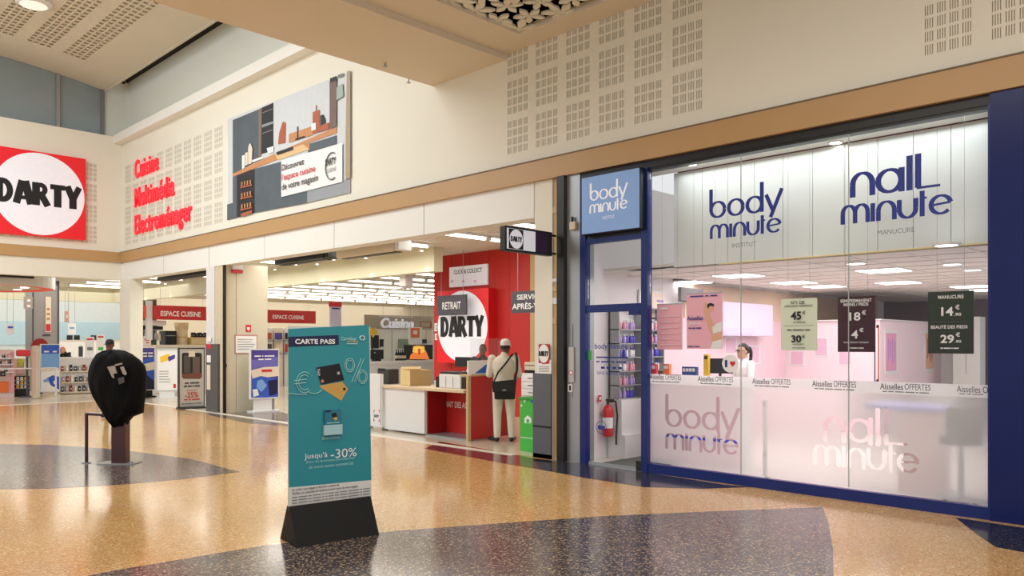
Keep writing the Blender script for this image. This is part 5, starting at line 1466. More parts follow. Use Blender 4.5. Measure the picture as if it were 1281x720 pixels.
WX = 8.45
window_poster('pink poster with pale vertical lettering beside the salon door', WX, 822, 853.5, 379.5, 437, PINK, [], [('TARIFS', 826, 836, 384, 388, WHITETX)] + [(s, 826, 850, y, y + 3.5, smat('pale_pink_print', 244, 196, 206)) for s, y in (('EPILATION 12', 394), ('JAMBES 24', 401), ('VISAGE 18', 408), ('MAILLOT 15', 415), ('SOINS 30', 422), ('BRONZAGE 9', 429))])
SK2 = smat('poster_skin', 232, 178, 148)
window_poster('pink advertising poster of a person in white top raising an arm', WX, 859, 903.5, 366, 436, PINK,
              [(SK2, [(880, 379), (884, 377.5), (888, 392), (892, 404), (897, 409), (903, 407), (903, 436), (890, 436), (890, 420), (885, 408), (881, 394)]),
               (SK2, ellipse(889, 385, 4.2, 5.5)), (HAIR, [(884.6, 384), (885, 380), (889, 378.5), (893.4, 380.5), (893, 383), (888, 382.5), (886, 386)]),
               (WHITETX, [(891, 409), (897, 404), (903, 402), (903, 414), (892, 417)]), (WHITETX, [(891, 427), (903, 424), (903, 436), (889, 436)])],
              [('Aisselles', 860, 880, 395.5, 400.5, NAVYTX), ('OFFERTES', 861, 877, 403, 406, WHITETX), ('pour tout forfait', 862, 878, 409, 411.5, NAVYTX), ('JUSQU\'AU 30 JUIN', 864, 898, 369.5, 372, NAVYTX), ('conditions en institut', 861, 876, 432, 434, NAVYTX)])
window_poster('pale green price poster reading 45 and 30 euros', WX, 977, 1022, 373, 438, PALEGR, [(GREYTX, [(981, 407.2), (1018, 406.5), (1018, 407), (981, 407.7)])],
              [('N°1 DE', 990, 1007, 376.5, 380.5, BLACKTX), ("L'ÉPILATION DÉFINITIVE", 982, 1017, 381.5, 384, BLACKTX), ('45', 990, 1003, 389.5, 400, BLACKTX, 0.03), ('€', 1004.5, 1008, 388.5, 393, BLACKTX), ('LA SÉANCE', 993, 1008, 401.5, 404, BLACKTX), ('ZONE ÉPILATION MINI', 985, 1014, 411.5, 413.5, BLACKTX, 0.0), ('30', 990.5, 1003, 419, 428, BLACKTX, 0.03), ('€', 1004, 1007.5, 418.5, 422.5, BLACKTX), ('LA SÉANCE', 992, 1006, 429, 431, BLACKTX), ('voir conditions', 992, 1008, 434, 435.5, GREYTX, 0.0)])
window_poster('dark burgundy price poster reading 18 and 4 euros', WX, 1048, 1095, 370.5, 440, BURG, [(smat('burg_line', 96, 56, 68), [(1052, 405.6), (1091, 405.3), (1091, 405.7), (1052, 406)])],
              [('SEMI-PERMANENT', 1052, 1091, 374.5, 378.5, WHITETX), ('MAINS / PIEDS', 1056, 1087, 379, 383, WHITETX), ('18', 1063, 1077, 390.5, 401, WHITETX, 0.025), ('€', 1078.5, 1084, 388, 393.5, WHITETX), ('4', 1065.5, 1074, 413, 423, WHITETX, 0.025), ('€', 1075.5, 1081, 410, 415, WHITETX), ('SUPPLÉMENT FRENCH', 1056, 1087, 426.5, 429, WHITETX, 0.0), ('voir conditions en institut', 1062, 1081, 434, 436, WHITETX, 0.0)])
window_poster('dark green price poster reading 14 and 29 euros', WX, 1161, 1218, 364, 442, DGREEN, [(smat('green_line', 84, 96, 84), [(1165, 402.6), (1214, 402), (1214, 402.5), (1165, 403.1)])],
              [('MANUCURE', 1174, 1206, 369.5, 374, WHITETX), ('14', 1178, 1193, 384, 395, WHITETX, 0.025), ('€', 1195.5, 1201, 381, 387, WHITETX), ('.90', 1194, 1203, 391, 395, WHITETX), ('BEAUTÉ DES PIEDS', 1165, 1211, 406, 411, WHITETX), ('29', 1177, 1194, 418.5, 429, WHITETX, 0.025), ('€', 1196, 1201.5, 415.5, 421, WHITETX), ('.90', 1195, 1203, 425, 428.5, WHITETX), ('voir conditions en institut', 1177, 1200, 434, 436.5, WHITETX, 0.0)])

# ------------------------------------------------------------------ inside the salon
LYP = YP(6.86)
def picture(lab, pl, x0, x1, yt, yb, m, group=None, print_m=None):
    a, b, c, d = rect(pl, x0, x1, yt, yb); base = pl.n * pl.p.dot(pl.n)
    t = thing('wall_picture', base + pl.x * (a + b) / 2 + UP * c, lab, 'picture', group)
    mb = MB(); pbox(mb, pl, x0, x1, yt, yb, 0.02); mb.build('frame', WHITEP, t)
    mb = MB(); pbox(mb, pl.off(0.004), x0 + (x1 - x0) * 0.1, x1 - (x1 - x0) * 0.1, yt + (yb - yt) * 0.08, yb - (yb - yt) * 0.08, 0.004); mb.build('print', m, t)
    if print_m:
        for k in range(4):
            xx = x0 + (x1 - x0) * (0.25 + 0.16 * k)
            mb = MB(); pbox(mb, pl.off(0.006), xx, xx + (x1 - x0) * 0.06, yt + (yb - yt) * (0.2 + 0.05 * (k % 2)), yb - (yb - yt) * (0.25 + 0.06 * ((k + 1) % 3)), 0.002); mb.build('streak', print_m, t)
    return t
PARTA = XP(14.64); PARTB = YP(5.11); SIDE = YP(LY - 0.022)
PIC = smat('picture_lilac', 222, 184, 204); PIC2 = smat('picture_pink', 226, 160, 190)
picture('framed lilac print on pink panelling above the black desk monitor', SIDE, 907, 922, 421, 443, PIC)
picture('framed lilac print on pink panelling behind the worker', SIDE, 936, 951, 432, 455, PIC)
picture('framed lilac print at the corner of the pink partition', PARTA, 961, 977, 421, 446, PIC)
picture('framed lilac print hung low under the pale green poster', PARTA, 988, 1006, 438, 457, PIC)
picture('framed lilac print between the pale green and burgundy posters', PARTA, 1018, 1036, 421, 446, PIC)
picture('framed lilac print under the dark burgundy poster', PARTA, 1048, 1066, 436, 457, PIC)
picture('tall pink streaked picture on the long pink partition', PARTB, 1107, 1123, 412, 468, PIC2, print_m=smat('streak_violet', 190, 140, 200))
picture('tall beige streaked picture under the dark green poster', PARTB, 1157, 1169, 412, 465, smat('picture_beige', 222, 180, 150), print_m=smat('streak_brown', 120, 74, 60))
t = thing('door_pull', PARTB.un(1099, 475), 'thin brown vertical door pull on the pink partition', 'handle')
pa = PARTB.un(1099, 408, 0.03); pb = PARTB.un(1099, 476, 0.03)
MB().cyl(pa, pb, 0.012).build('bar', CLAY, t)
for p in (pa, pb): MB().cyl(p, p + Vector((0, 0.03, 0)), 0.03).build('mount', BLACKP, t)
# white hanging light box
vbox('light_box', 'large white light box panel with a lilac strip behind the pink poster', 'light box', YP(6.6), 905, 967, 379, 420, 0.24, smat('lightbox_white', 212, 200, 220, emit=0.02), bevel=0.01, extras=[('lilac_strip', (906, 944, 411, 418), smat('lilac_strip', 190, 176, 234, emit=0.4), 0.006)])
vbox('wall_poster', 'cream framed poster on the white side wall near the door', 'poster', LYP, 800, 832, 363, 399, 0.03, WHITEP, bevel=0.004, extras=[('print', (806, 831, 366, 397), smat('poster_cream', 240, 222, 206), 0.004), ('lilac_title', (822, 830, 375, 378), smat('lilac_ink', 170, 150, 214), 0.008)])
vbox('ceiling_screen', 'grey screen hung behind the pink advertising poster', 'screen', YP(6.7), 852, 880, 360, 378, 0.06, smat('grey_screen', 130, 124, 128), extras=[('bezel', (852, 880, 376.5, 378), BLACKP, 0.004)])
# product display on the side wall beside the door
SY0, SY1 = 6.70, 6.88
sx0, sx1 = 9.0, 10.15
t = thing('product_rack', (9.6, 6.8, 0.35), 'tall white product rack full of small lilac bottles inside the door', 'rack')
MB().box(sx0, sx1, SY1 - 0.02, SY1, 0.85, 2.15).build('back_panel', WHITEP, t)
for x in (sx0, (sx0 + sx1) / 2, sx1 - 0.02): MB().box(x, x + 0.02, SY0, SY1, 0.85, 2.15).build('upright', STEEL, t)
SHZ = [0.85, 1.04, 1.24, 1.44, 1.64, 1.84]
for z in SHZ: MB().box(sx0, sx1, SY0, SY1, z - 0.015, z).build('shelf', STEEL, t)
MB().box(sx0 - 0.02, sx1 + 0.02, SY0 - 0.12, SY1, 0.0, 0.34).build('plinth', WHITEP, t); MB().box(sx0 - 0.02, sx1 + 0.02, SY0 - 0.06, SY1, 0.34, 0.835).build('base_cabinet', WHITEP, t)
MB().box(sx0, sx1, SY0, SY1, 2.15, 2.17).build('cap', STEEL, t)
LIL = smat('lilac_bottle', 176, 150, 210, rough=0.3); VIO = smat('violet_bottle', 74, 66, 190, rough=0.3); ROSE = smat('rose_bottle', 226, 150, 170, rough=0.3)
bt = []
for k, (m, cap) in enumerate(((LIL, WHITEP), (VIO, WHITEP), (WHITEP, VIO), (ROSE, WHITEP))):
    o = thing('product_bottle', (0, 0, -5), ('lilac bottle with white cap on the salon rack', 'violet bottle with white cap on the salon rack', 'white bottle with violet cap on the salon rack', 'rose bottle with white cap on the salon rack')[k], 'bottle', 'bottles on the salon rack')
    z = Vector((0, 0, -5))
    MB().lathe([(0, 0), (0.026, 0), (0.028, 0.01), (0.028, 0.085), (0.012, 0.105), (0, 0.105)], z, 12).build('bottle_body', m, o, smooth=True)
    MB().cyl(z + UP * 0.105, z + UP * 0.135, 0.013, n=10).build('cap', cap, o)
    bt.append([o, False])
for r, z in enumerate(SHZ):
    for k in range(14):
        i = (k // 3 + r * 3) % 4; x = sx0 + 0.06 + 0.08 * k
        o, u = bt[i]
        if abs(x - (sx0 + sx1) / 2) < 0.04: continue
        if not u: o.location = (x, 6.77, z); bt[i][1] = True
        else: copy_tree(o, (x, 6.77 + 0.02 * (k % 2), z))
# fire extinguisher
p = Vector((8.87, 6.8, 0.32))
t = thing('fire_extinguisher', p, 'red fire extinguisher with black hose on the wall inside the door', 'fire extinguisher')
MB().lathe([(0, 0), (0.07, 0), (0.075, 0.02), (0.075, 0.36), (0.05, 0.43), (0.02, 0.45), (0, 0.45)], p, 18).build('cylinder', smat('extinguisher_red', 206, 30, 36, rough=0.3), t, smooth=True)
MB().cyl(p + UP * 0.45, p + UP * 0.5, 0.02).build('valve', BLACKP, t); MB().box(p.x - 0.02, p.x + 0.02, p.y - 0.1, p.y + 0.02, 0.82, 0.85).build('lever', BLACKP, t)
MB().tube([p + Vector((0.0, -0.03, 0.49)), p + Vector((0.05, -0.1, 0.5)), p + Vector((0.09, -0.1, 0.3)), p + Vector((0.09, -0.08, 0.0)), p + Vector((0.09, -0.08, -0.12))], 0.012).build('hose', BLACKP, t)
MB().lathe([(0.0755, 0.12), (0.0765, 0.12), (0.0765, 0.27), (0.0755, 0.27)], p, 18).build('label_band', WHITETX, t)
MB().box(p.x - 0.04, p.x + 0.04, p.y + 0.06, 6.9, 0.6, 0.66).build('wall_bracket', STEEL, t)
vbox('extinguisher_sign', 'small red and white sign above the fire extinguisher', 'sign', LYP, 749, 752.5, 494, 502, 0.01, REDTX, bevel=0.0, extras=[('print', (750, 751.8, 496, 500), WHITETX, 0.003)])
tag(MB().box(8.42, 9.6, 5.85, 6.6, 0.0, 0.012).build('floor_mat', smat('mat_grey', 92, 96, 92, rough=0.95, var=0.15, scale=40)), 'dark grey entrance mat inside the salon door', 'mat')
# reception desk with monitor, tags and small items
t = thing('reception_desk', (9.9, 5.9, 0), 'white reception desk behind the frosted salon window', 'desk')
MB().box(9.55, 9.63, 5.0, 6.55, 0, 1.12).build('front_panel', PINKD, t, bevel=0.005)
MB().box(9.5, 10.05, 4.95, 6.6, 1.12, 1.16).build('desk_top', WHITETX, t, bevel=0.006)
MB().box(9.63, 10.0, 6.47, 6.55, 0, 1.12).build('side_panel', WHITEP, t); MB().box(9.63, 10.0, 5.0, 5.08, 0, 1.12).build('side_panel', WHITEP, t)
MB().box(9.548, 9.552, 5.15, 6.4, 0.3, 0.34).build('violet_stripe', smat('violet_stripe', 96, 90, 210), t)
DZ = 1.16
p = Vector((9.75, XP(9.75).un(901, HY).y, DZ))
t = thing('desk_screen', p, 'black desk monitor on the reception desk beside the worker', 'monitor')
MB(Matrix.Translation(p) @ Matrix.Rotation(0.5, 4, 'Z')).box(-0.02, 0.02, -0.17, 0.17, 0.06, 0.27).build('screen', BLACKP, t, bevel=0.008)
MB().cyl(p, p + UP * 0.08, 0.02).build('neck', BLACKP, t); MB().cyl(p, p + UP * 0.012, 0.09, n=20).build('foot', BLACKP, t)
DPp = XP(9.62)
for x0, x1, yt, m, lab, nm in ((853, 871, 458.5, smat('blue_tag_holder', 44, 76, 140), 'blue number tag holder on the reception desk', 'tag_holder'), (829.5, 837, 455, ORANGE, 'small orange box on the reception desk', 'orange_box'), (813, 820.5, 455, REDTX, 'small red box on the reception desk beside the post', 'red_box'), (880, 886, 443, YELLOW, 'yellow and black card stand on the reception desk', 'card_stand')):
    vbox(nm, lab, 'desk item', DPp, x0, x1, yt, 468, 0.06, m, z0=DZ, bevel=0.004, extras=[('print', (x0 + 1 + (x1 - x0 - 2) * k / 4, x0 + (x1 - x0 - 2) * (k + 0.8) / 4 + 1, yt + 2, yt + 6), WHITETX if nm != 'card_stand' else BLACKP, 0.003) for k in range(4)])
# manicure station seen through the frosted film on the right
t = thing('manicure_station', (10.2, 2.9, 0), 'pale pink manicure station with lilac top behind frosted glass', 'desk')
q = XP(9.4); ya_, yb2_ = q.un(1182, HY).y, q.un(1130, HY).y
MB().box(9.4, 9.9, ya_, yb2_, 0, 0.9).build('cabinet', smat('station_pink', 222, 190, 188), t, bevel=0.01)
MB().box(9.35, 9.95, ya_ - 0.05, yb2_ + 0.35, 0.9, 0.95).build('top', smat('station_lilac', 150, 150, 226), t, bevel=0.01)
q2 = XP(9.1).un(1207, HY).y
t = thing('black_chair', (9.1, q2, 0), 'black stool seen blurred behind the frosted glass', 'stool')
MB().cyl((9.1, q2, 0.6), (9.1, q2, 0.68), 0.2, n=24).build('seat', BLACKP, t, bevel=0.02); MB().cyl((9.1, q2, 0.03), (9.1, q2, 0.6), 0.03).build('column', STEEL, t)
MB().box(9.22, 9.28, q2 - 0.17, q2 + 0.17, 0.66, 0.98).build('backrest', BLACKP, t, bevel=0.02)
for k in range(5):
    a = k * 2 * math.pi / 5; MB().cyl((9.1, q2, 0.06), (9.1 + 0.25 * math.cos(a), q2 + 0.25 * math.sin(a), 0.03), 0.018).build('leg', STEEL, t)
vbox('door_frame_post', 'slim white post with dark latch behind the frosted window', 'post', XP(8.6), 957, 961, 500, 575, 0.05, WHITEP, z0=0.0, bevel=0.004, extras=[('latch', (957, 961, 566, 570), BLACKP, 0.006), ('latch', (957, 959, 503, 507), NAVYTX, 0.006)])
# white fridge-like cabinet at right
vbox('tall_cabinet', 'tall white cabinet at the end of the pink partition', 'cabinet', XP(17.6), 1192, 1226, 396, 470, 0.4, smat('cabinet_white', 232, 232, 226), z0=0.0, extras=[('door_line', (1208, 1208.6, 398, 468), GREYTX, 0.004)])

# ------------------------------------------------------------------ totem
e1 = Vector((0.989, -0.15, 0)).normalized(); nT = Vector((e1.y, -e1.x, 0)); nT = -nT if nT.y > 0 else nT
oT = Vector((3.668, 5.765, 0))
ML = Matrix(((e1.x, -nT.x, 0, oT.x), (e1.y, -nT.y, 0, oT.y), (0, 0, 1, 0), (0, 0, 0, 1)))     # local x along width, local -y to the viewer
t = thing('totem_display', oT, 'teal CARTE PASS advertising totem on a black prism foot', 'totem')
hw = 0.3665
MB(ML).prism([(-hw, -0.19, 0), (-hw, 0.19, 0), (-hw, 0.03, 0.305), (-hw, -0.03, 0.305)], (2 * hw, 0, 0)).build('foot', smat('foot_black', 9, 9, 9, rough=0.6, var=0.2, spec=0.3), t, bevel=0.005)
MB(ML).box(-hw, hw, -0.012, 0.012, 0.27, 1.785).build('board', smat('board_edge', 206, 214, 212), t, bevel=0.002)
TP = Plane(oT + nT * 0.013, nT)
def tq(u, v): return (360 + u * 102.0 + 0.0, v)
pprint('print', TP, [
    (TEAL, [(360.3, 411.2), (461.6, 406), (464.6, 600), (361.3, 609.5)]),
    (smat('totem_white_foot', 224, 222, 218), [(361.3, 609.5), (464.6, 600), (465, 625), (361.6, 635)]),
    (NAVYB, [(360.3, 421), (423.6, 418.8), (424, 431), (360.4, 433.8)]),
    (GOLD, [(400, 482), (428, 477), (435.5, 486), (427, 501), (400, 484)]),
    (BLACKTX, [(395.2, 459.5), (424.5, 454.3), (430.8, 475.2), (401.5, 481)]),
    (smat('card_chip', 190, 180, 168), [(421.5, 465), (424.6, 464.4), (425.4, 467.8), (422.3, 468.4)]),
    (smat('card_dot', 196, 120, 80), ellipse(403.4, 476.5, 2.0, 2.2, 12)), (BLACKTX, ellipse(430.8, 486.3, 1.8, 1.8, 10)),
], t)
LPk = TP.off(0.03)
def pocket(nm, m, x0, x1, yt, yb, depth, e=0.0):
    mb = MB(); pbox(mb, LPk.off(e), x0, x1, yt, yb, depth); return mb.build(nm, m, t)
pocket('leaflet_pocket', smat('pocket_clear', 168, 206, 210, rough=0.2), 405.5, 428.5, 531, 543.5, 0.029, 0.006)
pocket('leaflets', smat('leaflet_teal', 40, 120, 140), 406.5, 427.5, 512.5, 542, 0.024)
pprint('leaflet_print', LPk, [(NAVYB, [(407, 513.2), (414, 512.6), (414, 515), (407, 515.6)]), (BLACKTX, [(414.5, 517), (420.5, 515.5), (422, 521), (416, 522.5)]), (GOLD, [(416, 522.3), (421.5, 521), (422.5, 524), (419.5, 526)]), (TEALL, [(409, 528.5), (425, 527.3), (425, 528.3), (409, 529.5)])], t)
def ttext(s, x0, x1, yt, yb, m, **k):
    return ptext(s, TP, x0, x1, yt, yb, m, t, e=0.012, **k)
# text baselines follow the board edge in the picture
ttext('CARTE PASS', 368.5, 418.5, 423.8, 430, WHITETX, bold=0.03)
ttext('Carrefour', 426, 445, 421, 425.5, TEALL, bold=0.015); ttext('banque & assurance', 433, 446.5, 425.8, 428, GOLD); ttext('banque', 433, 446.5, 428.6, 430.6, TEALL)
def tline(pts, r=0.0028, m=TEALL, name='line_drawing'):
    MB().tube([TP.un(x, y, 0.01) for x, y in pts], r, 5).build(name, m, t)
L2 = lambda cx, cy, rx, ry, a0, a1, n=22: [(cx + rx * math.cos(math.radians(a0 + (a1 - a0) * i / n)), cy - ry * math.sin(math.radians(a0 + (a1 - a0) * i / n))) for i in range(n + 1)]
for k in (0, 1):
    s = 1 - 0.28 * k
    tline(L2(381, 478, 10 * s, 13 * s, 50, 310))
    tline(L2(437.5, 456.5, 6 * s, 8.5 * s, 0, 360)); tline(L2(453.5, 471, 6 * s, 8.5 * s, 0, 360))
tline([(440, 477.5), (452, 448)]); tline([(443.5, 477), (455.5, 448)])
tline([(368, 476), (384, 474)]); tline([(368, 480), (383, 478.2)])
tline([(361, 492), (372, 493), (384, 493)]); tline(L2(393, 484, 10, 8, 230, 380))
tline(L2(452.5, 422.4, 2.4, 2.6, 90, 270, 10), 0.004, WHITETX); tline(L2(453.8, 422.4, 2.4, 2.6, 90, -90, 10), 0.004, WHITETX)
ttext('Bienvenue', 402.5, 424.5, 546, 549.5, TEALL)
ttext("Jusqu'à", 380, 409, 567, 575.5, WHITETX); ttext('-30%', 413, 445.5, 562, 573, WHITETX)
ttext('Dans les boutiques participantes', 382.5, 443, 576, 580, TEALL); ttext('de votre centre commercial', 386, 441, 582, 586, TEALL)
ttext('Un crédit vous engage et doit être remboursé.', 364.5, 424, 611, 614.6, BLACKTX, bold=0.01)
ttext('Vérifiez vos capacités de remboursement avant de vous engager.', 364.5, 448, 615.6, 619.2, BLACKTX, bold=0.01)
for k in range(3): ttext('offre réservée aux porteurs de la carte sous réserve acceptation du dossier', 364.5, 462, 621 + 3.6 * k, 623 + 3.6 * k, GREYTX)
ttext('PASS', 396.5, 399.5, 461, 470, WHITETX)

# ------------------------------------------------------------------ post covered with a black liner
bp = ground(151, 579); bp.z = 0
t = thing('covered_post', bp, 'burgundy post covered with a big black liner bag', 'covered post')
Mb = Matrix.Translation(bp) @ Matrix.Rotation(-ANG, 4, 'Z')
mb = MB(Mb); mb.box(-0.095, 0.095, -0.07, 0.07, 0.01, 0.95); mb.build('post', BURGM, t, bevel=0.006)
MB(Mb).box(-0.26, 0.24, -0.13, 0.13, 0, 0.012).build('base_plate', STEEL, t)
MB(Mb).cyl((0.2, -0.08, 0.012), (0.2, -0.08, 0.04), 0.012).build('bolt', STEEL, t)
kx = 10.77 / F
sil = [(532, 142, 159), (526, 138, 161), (520, 135, 165), (515, 131, 178), (505, 125, 179), (495, 118.5, 180.5), (485, 114, 181.3), (475, 112, 182), (465, 112.2, 181.7), (457, 113.5, 180), (449, 117, 174), (443, 122, 165), (439.5, 129, 156), (437.8, 137, 146)]
rings = []
for y, xl, xr in sil:
    z = CAMH - (y - HY) * kx; cxm = ((xl + xr) / 2 - 151) * kx; rx = (xr - xl) / 2 * kx
    rings.append((cxm, z, rx))
mb = MB(Mb); n = 40; vs = []; fs = []
for k, (cxm, z, rx) in enumerate(rings):
    ry = 0.09 + 0.10 * math.sin(math.pi * min(1, k / 12.0)) ** 0.7
    for i in range(n):
        a = 2 * math.pi * i / n
        w = 1 + (0.12 * math.sin(5 * a + k * 0.7) + 0.08 * math.sin(11 * a - k * 1.3)) * (0.4 if abs(math.cos(a)) > 0.9 else 1)
        ca, sa_ = math.cos(a), math.sin(a)
        vs.append((cxm + rx * math.copysign(abs(ca) ** 0.85, ca), ry * w * math.copysign(abs(sa_) ** 0.8, sa_), z + 0.012 * math.sin(4 * a + k)))
for k in range(len(rings) - 1):
    for i in range(n): fs.append((k * n + i, k * n + (i + 1) % n, (k + 1) * n + (i + 1) % n, (k + 1) * n + i))
fs.append(tuple(range((len(rings) - 1) * n, len(rings) * n))); fs.append(tuple(range(n - 1, -1, -1)))
mb.add(vs, fs); bag = mb.build('liner_bag', BAG, t, smooth=True)
PLp = Plane(bp - FW * 0.225, -FW)
def tape(name, m, quads):
    mb = MB()
    for q in quads: mb.prism([PLp.un(x, y) for x, y in reversed(q)], FW * 0.02)
    return mb.build(name, m, bag)
sc4 = lambda x, y: (90 + x / 4, 420 + y / 4)
TPA = smat('tape_white', 176, 166, 160)
tape('paper_label', TPA, [[sc4(*p) for p in ((176, 155), (212, 148), (224, 186), (206, 190), (210, 212), (200, 206))]])
tape('paper_label', TPA, [[sc4(*p) for p in ((240, 156), (256, 152), (262, 168), (272, 186), (268, 196), (256, 192))]])
tape('paper_label', TPA, [[sc4(*p) for p in ((214, 142), (248, 134), (250, 142), (216, 150))]])
tape('paper_label', smat('tape_grey', 84, 80, 80), [[sc4(*p) for p in ((228, 212), (258, 204), (262, 232), (236, 242))]])
# side rail of the covered post
t2 = thing('side_rail', ground(108.5, 580), 'thin burgundy hoop rail beside the black covered post', 'rail')
g0 = Vector(Mb @ Vector(((108.5 - 151) * kx, 0.0, 0)))
hz = CAMH - (516.5 - HY) * kx
r1 = Vector(Mb @ Vector((-0.14, 0, 0)))
MB().tube([g0, g0 + UP * hz, r1 + UP * (hz - 0.02)], 0.022, 10).build('hoop', BURGM, t2)
MB().cyl(g0, g0 + UP * 0.012, 0.06, n=16).build('flange', STEEL, t2)
MB(Mb).box(-0.16, -0.12, -0.03, 0.03, hz - 0.06, hz + 0.02).build('clamp', STEEL, t2)

# ------------------------------------------------------------------ people
def person(name, label, loc, heading, h, J, cols, voxel=0.009, extras=None, base=0.0):
    """one continuous body: lofted torso, tapered limbs, five-fingered hands, a face; facing local +Y.
    J holds joints in metres for a body h tall (missing ones take the standing default); cols = (skin, top, legs, shoes)"""
    s = h / 1.75
    D = dict(pelvis=(0, 0, 0.94), chest=(0, 0.0, 1.28), neck=(0, -0.01, 1.47), head=(0, 0.02, 1.62),
             shL=(-0.19, 0, 1.42), shR=(0.19, 0, 1.42), elL=(-0.25, -0.03, 1.13), elR=(0.25, -0.03, 1.13), wrL=(-0.26, 0.08, 0.89), wrR=(0.26, 0.08, 0.89),
             hipL=(-0.095, 0, 0.9), hipR=(0.095, 0, 0.9), knL=(-0.1, 0.03, 0.5), knR=(0.1, 0.03, 0.5), anL=(-0.1, -0.02, 0.09), anR=(0.1, -0.02, 0.09))
    D.update(J); D = {k: Vector(v) for k, v in D.items()}
    mb = MB(); prim = []                         # prim: (a, b, ra, rb, material)
    def cap(a, b, ra, rb, mi):
        a, b = Vector(a), Vector(b)
        mb.cyl(a, b, ra, rb, 14); mb.ball(a, ra, ra, ra, 8, 12); mb.ball(b, rb, rb, rb, 8, 12); prim.append((a, b, ra, rb, mi))
    up = (D['neck'] - D['pelvis']); wb_ = D.get('bulk', Vector((1, 1, 1))).x
    def sp(f): return D['pelvis'] + up * f
    mb.loft([(sp(-0.12), 0.10 * wb_, 0.085 * wb_), (sp(-0.02), 0.165 * wb_, 0.12 * wb_), (sp(0.14), 0.16 * wb_, 0.115 * wb_), (sp(0.36), 0.145 * wb_, 0.105 * wb_), (sp(0.62), 0.175 * wb_, 0.12 * wb_), (sp(0.82), 0.18 * wb_, 0.11 * wb_), (sp(0.93), 0.12 * wb_, 0.085 * wb_), (sp(1.02), 0.062, 0.062)], 24)
    prim.append((sp(0.10), sp(0.86), 0.16, 0.15, 1)); prim.append((sp(-0.12), sp(0.06), 0.15, 0.15, 2))
    cap(D['neck'], D['head'] - UP * 0.06, 0.056, 0.052, 0)
    hd = D['head']
    hs = D.get('look', Vector((0, 1, 0))).normalized(); hr = hs.cross(UP).normalized()
    def hp(x, y, z): return hd + hr * x + hs * y + UP * z
    HM = Matrix((( hr.x, hs.x, 0, hd.x), (hr.y, hs.y, 0, hd.y), (0, 0, 1, hd.z), (0, 0, 0, 1)))
    k0 = len(mb.v)
    hmb = MB(HM)
    hmb.loft([((0, 0.045, -0.118), 0.02, 0.025), ((0, 0.04, -0.105), 0.045, 0.05), ((0, 0.02, -0.075), 0.06, 0.075), ((0, 0.005, -0.03), 0.07, 0.092), ((0, 0, 0.02), 0.076, 0.098), ((0, -0.004, 0.06), 0.073, 0.095), ((0, -0.008, 0.095), 0.056, 0.074), ((0, -0.01, 0.117), 0.026, 0.036)], 22)
    hmb.add([(-0.014, 0.09, -0.035), (0.014, 0.09, -0.035), (0.0, 0.122, -0.03), (0, 0.092, 0.018)], [(0, 1, 2), (1, 3, 2), (3, 0, 2), (0, 3, 1)])
    for sx in (-1, 1): hmb.ball((sx * 0.077, -0.005, -0.01), 0.012, 0.022, 0.034, 6, 8)
    hmb.ball((0, 0.088, -0.068), 0.024, 0.012, 0.007, 6, 8)
    mb.v += hmb.v; mb.f += [tuple(i + k0 for i in f) for f in hmb.f]; mb.m += hmb.m
    prim.append((hp(0, 0, -0.08), hp(0, 0, 0.06), 0.085, 0.09, 0))
    for sd in 'LR':
        S_, E_, W_ = D['sh' + sd], D['el' + sd], D['wr' + sd]
        sl = D.get('sleeve', Vector((1, 0, 0))).x
        cap(S_, E_, 0.062 * wb_, 0.05 * wb_, 1)
        mid = E_ + (W_ - E_) * 0.94
        cap(E_, mid, 0.048 * (wb_ if sl > 0.5 else 1), 0.036, 1 if sl > 0.5 else 0)
        f = (W_ - E_).normalized(); side = f.cross(UP).normalized() if abs(f.z) < 0.95 else Vector((0, 1, 0)); side = side * (1 if sd == 'L' else -1)
        nn = f.cross(side)
        cap(W_ - f * 0.03, W_ + f * 0.02, 0.03, 0.03, 0)
        mb.ball(W_ + f * 0.05, 0.04, 0.04, 0.04, 8, 10); prim.append((W_, W_ + f * 0.09, 0.04, 0.04, 0))
        for q, (off, L) in enumerate(((-0.03, 0.066), (-0.01, 0.078), (0.01, 0.073), (0.03, 0.058))):
            a = W_ + f * 0.075 + side * off; b = a + f * L * 0.55 + nn * 0.006; c = b + f * L * 0.45 + nn * 0.022
            cap(a - f * 0.02, b, 0.0105, 0.0095, 0); cap(b, c, 0.0095, 0.008, 0)
        a = W_ + f * 0.03 - side * 0.035; b = a + f * 0.03 - side * 0.025; c = b + f * 0.032 - side * 0.004 + nn * 0.01
        cap(a, b, 0.013, 0.011, 0); cap(b, c, 0.011, 0.009, 0)
        H_, K_, A_ = D['hip' + sd], D['kn' + sd], D['an' + sd]
        lb = D.get('legbulk', Vector((1, 0, 0))).x
        cap(H_, K_, 0.088 * lb, 0.064 * lb, 2); cap(K_, A_ + (K_ - A_) * 0.06, 0.062 * lb, 0.05 * lb, 2)
        toe = D.get('toe' + sd, A_ + Vector((0, 0.16, -0.045)))
        cap(A_ - UP * 0.035, A_ - UP * 0.045 + Vector((0, -0.035, 0)), 0.045, 0.04, 3); cap(A_ - UP * 0.04, toe, 0.045, 0.036, 3)
    for i, v in enumerate(mb.v): mb.v[i] = v * s
    prim = [(a * s, b * s, ra * s, rb * s, m) for a, b, ra, rb, m in prim]
    me = bpy.data.meshes.new(name); me.from_pydata([tuple(v) for v in mb.v], [], mb.f)
    tmp = bpy.data.objects.new('tmp', me); COL.objects.link(tmp)
    md = tmp.modifiers.new('r', 'REMESH'); md.mode = 'VOXEL'; md.voxel_size = voxel
    sm = tmp.modifiers.new('s', 'SMOOTH'); sm.iterations = 4; sm.factor = 0.5
    dg = bpy.context.evaluated_depsgraph_get()
    nm = bpy.data.meshes.new_from_object(tmp.evaluated_get(dg))
    bpy.data.objects.remove(tmp)
    nm.materials.clear()
    for c in cols: nm.materials.append(c)
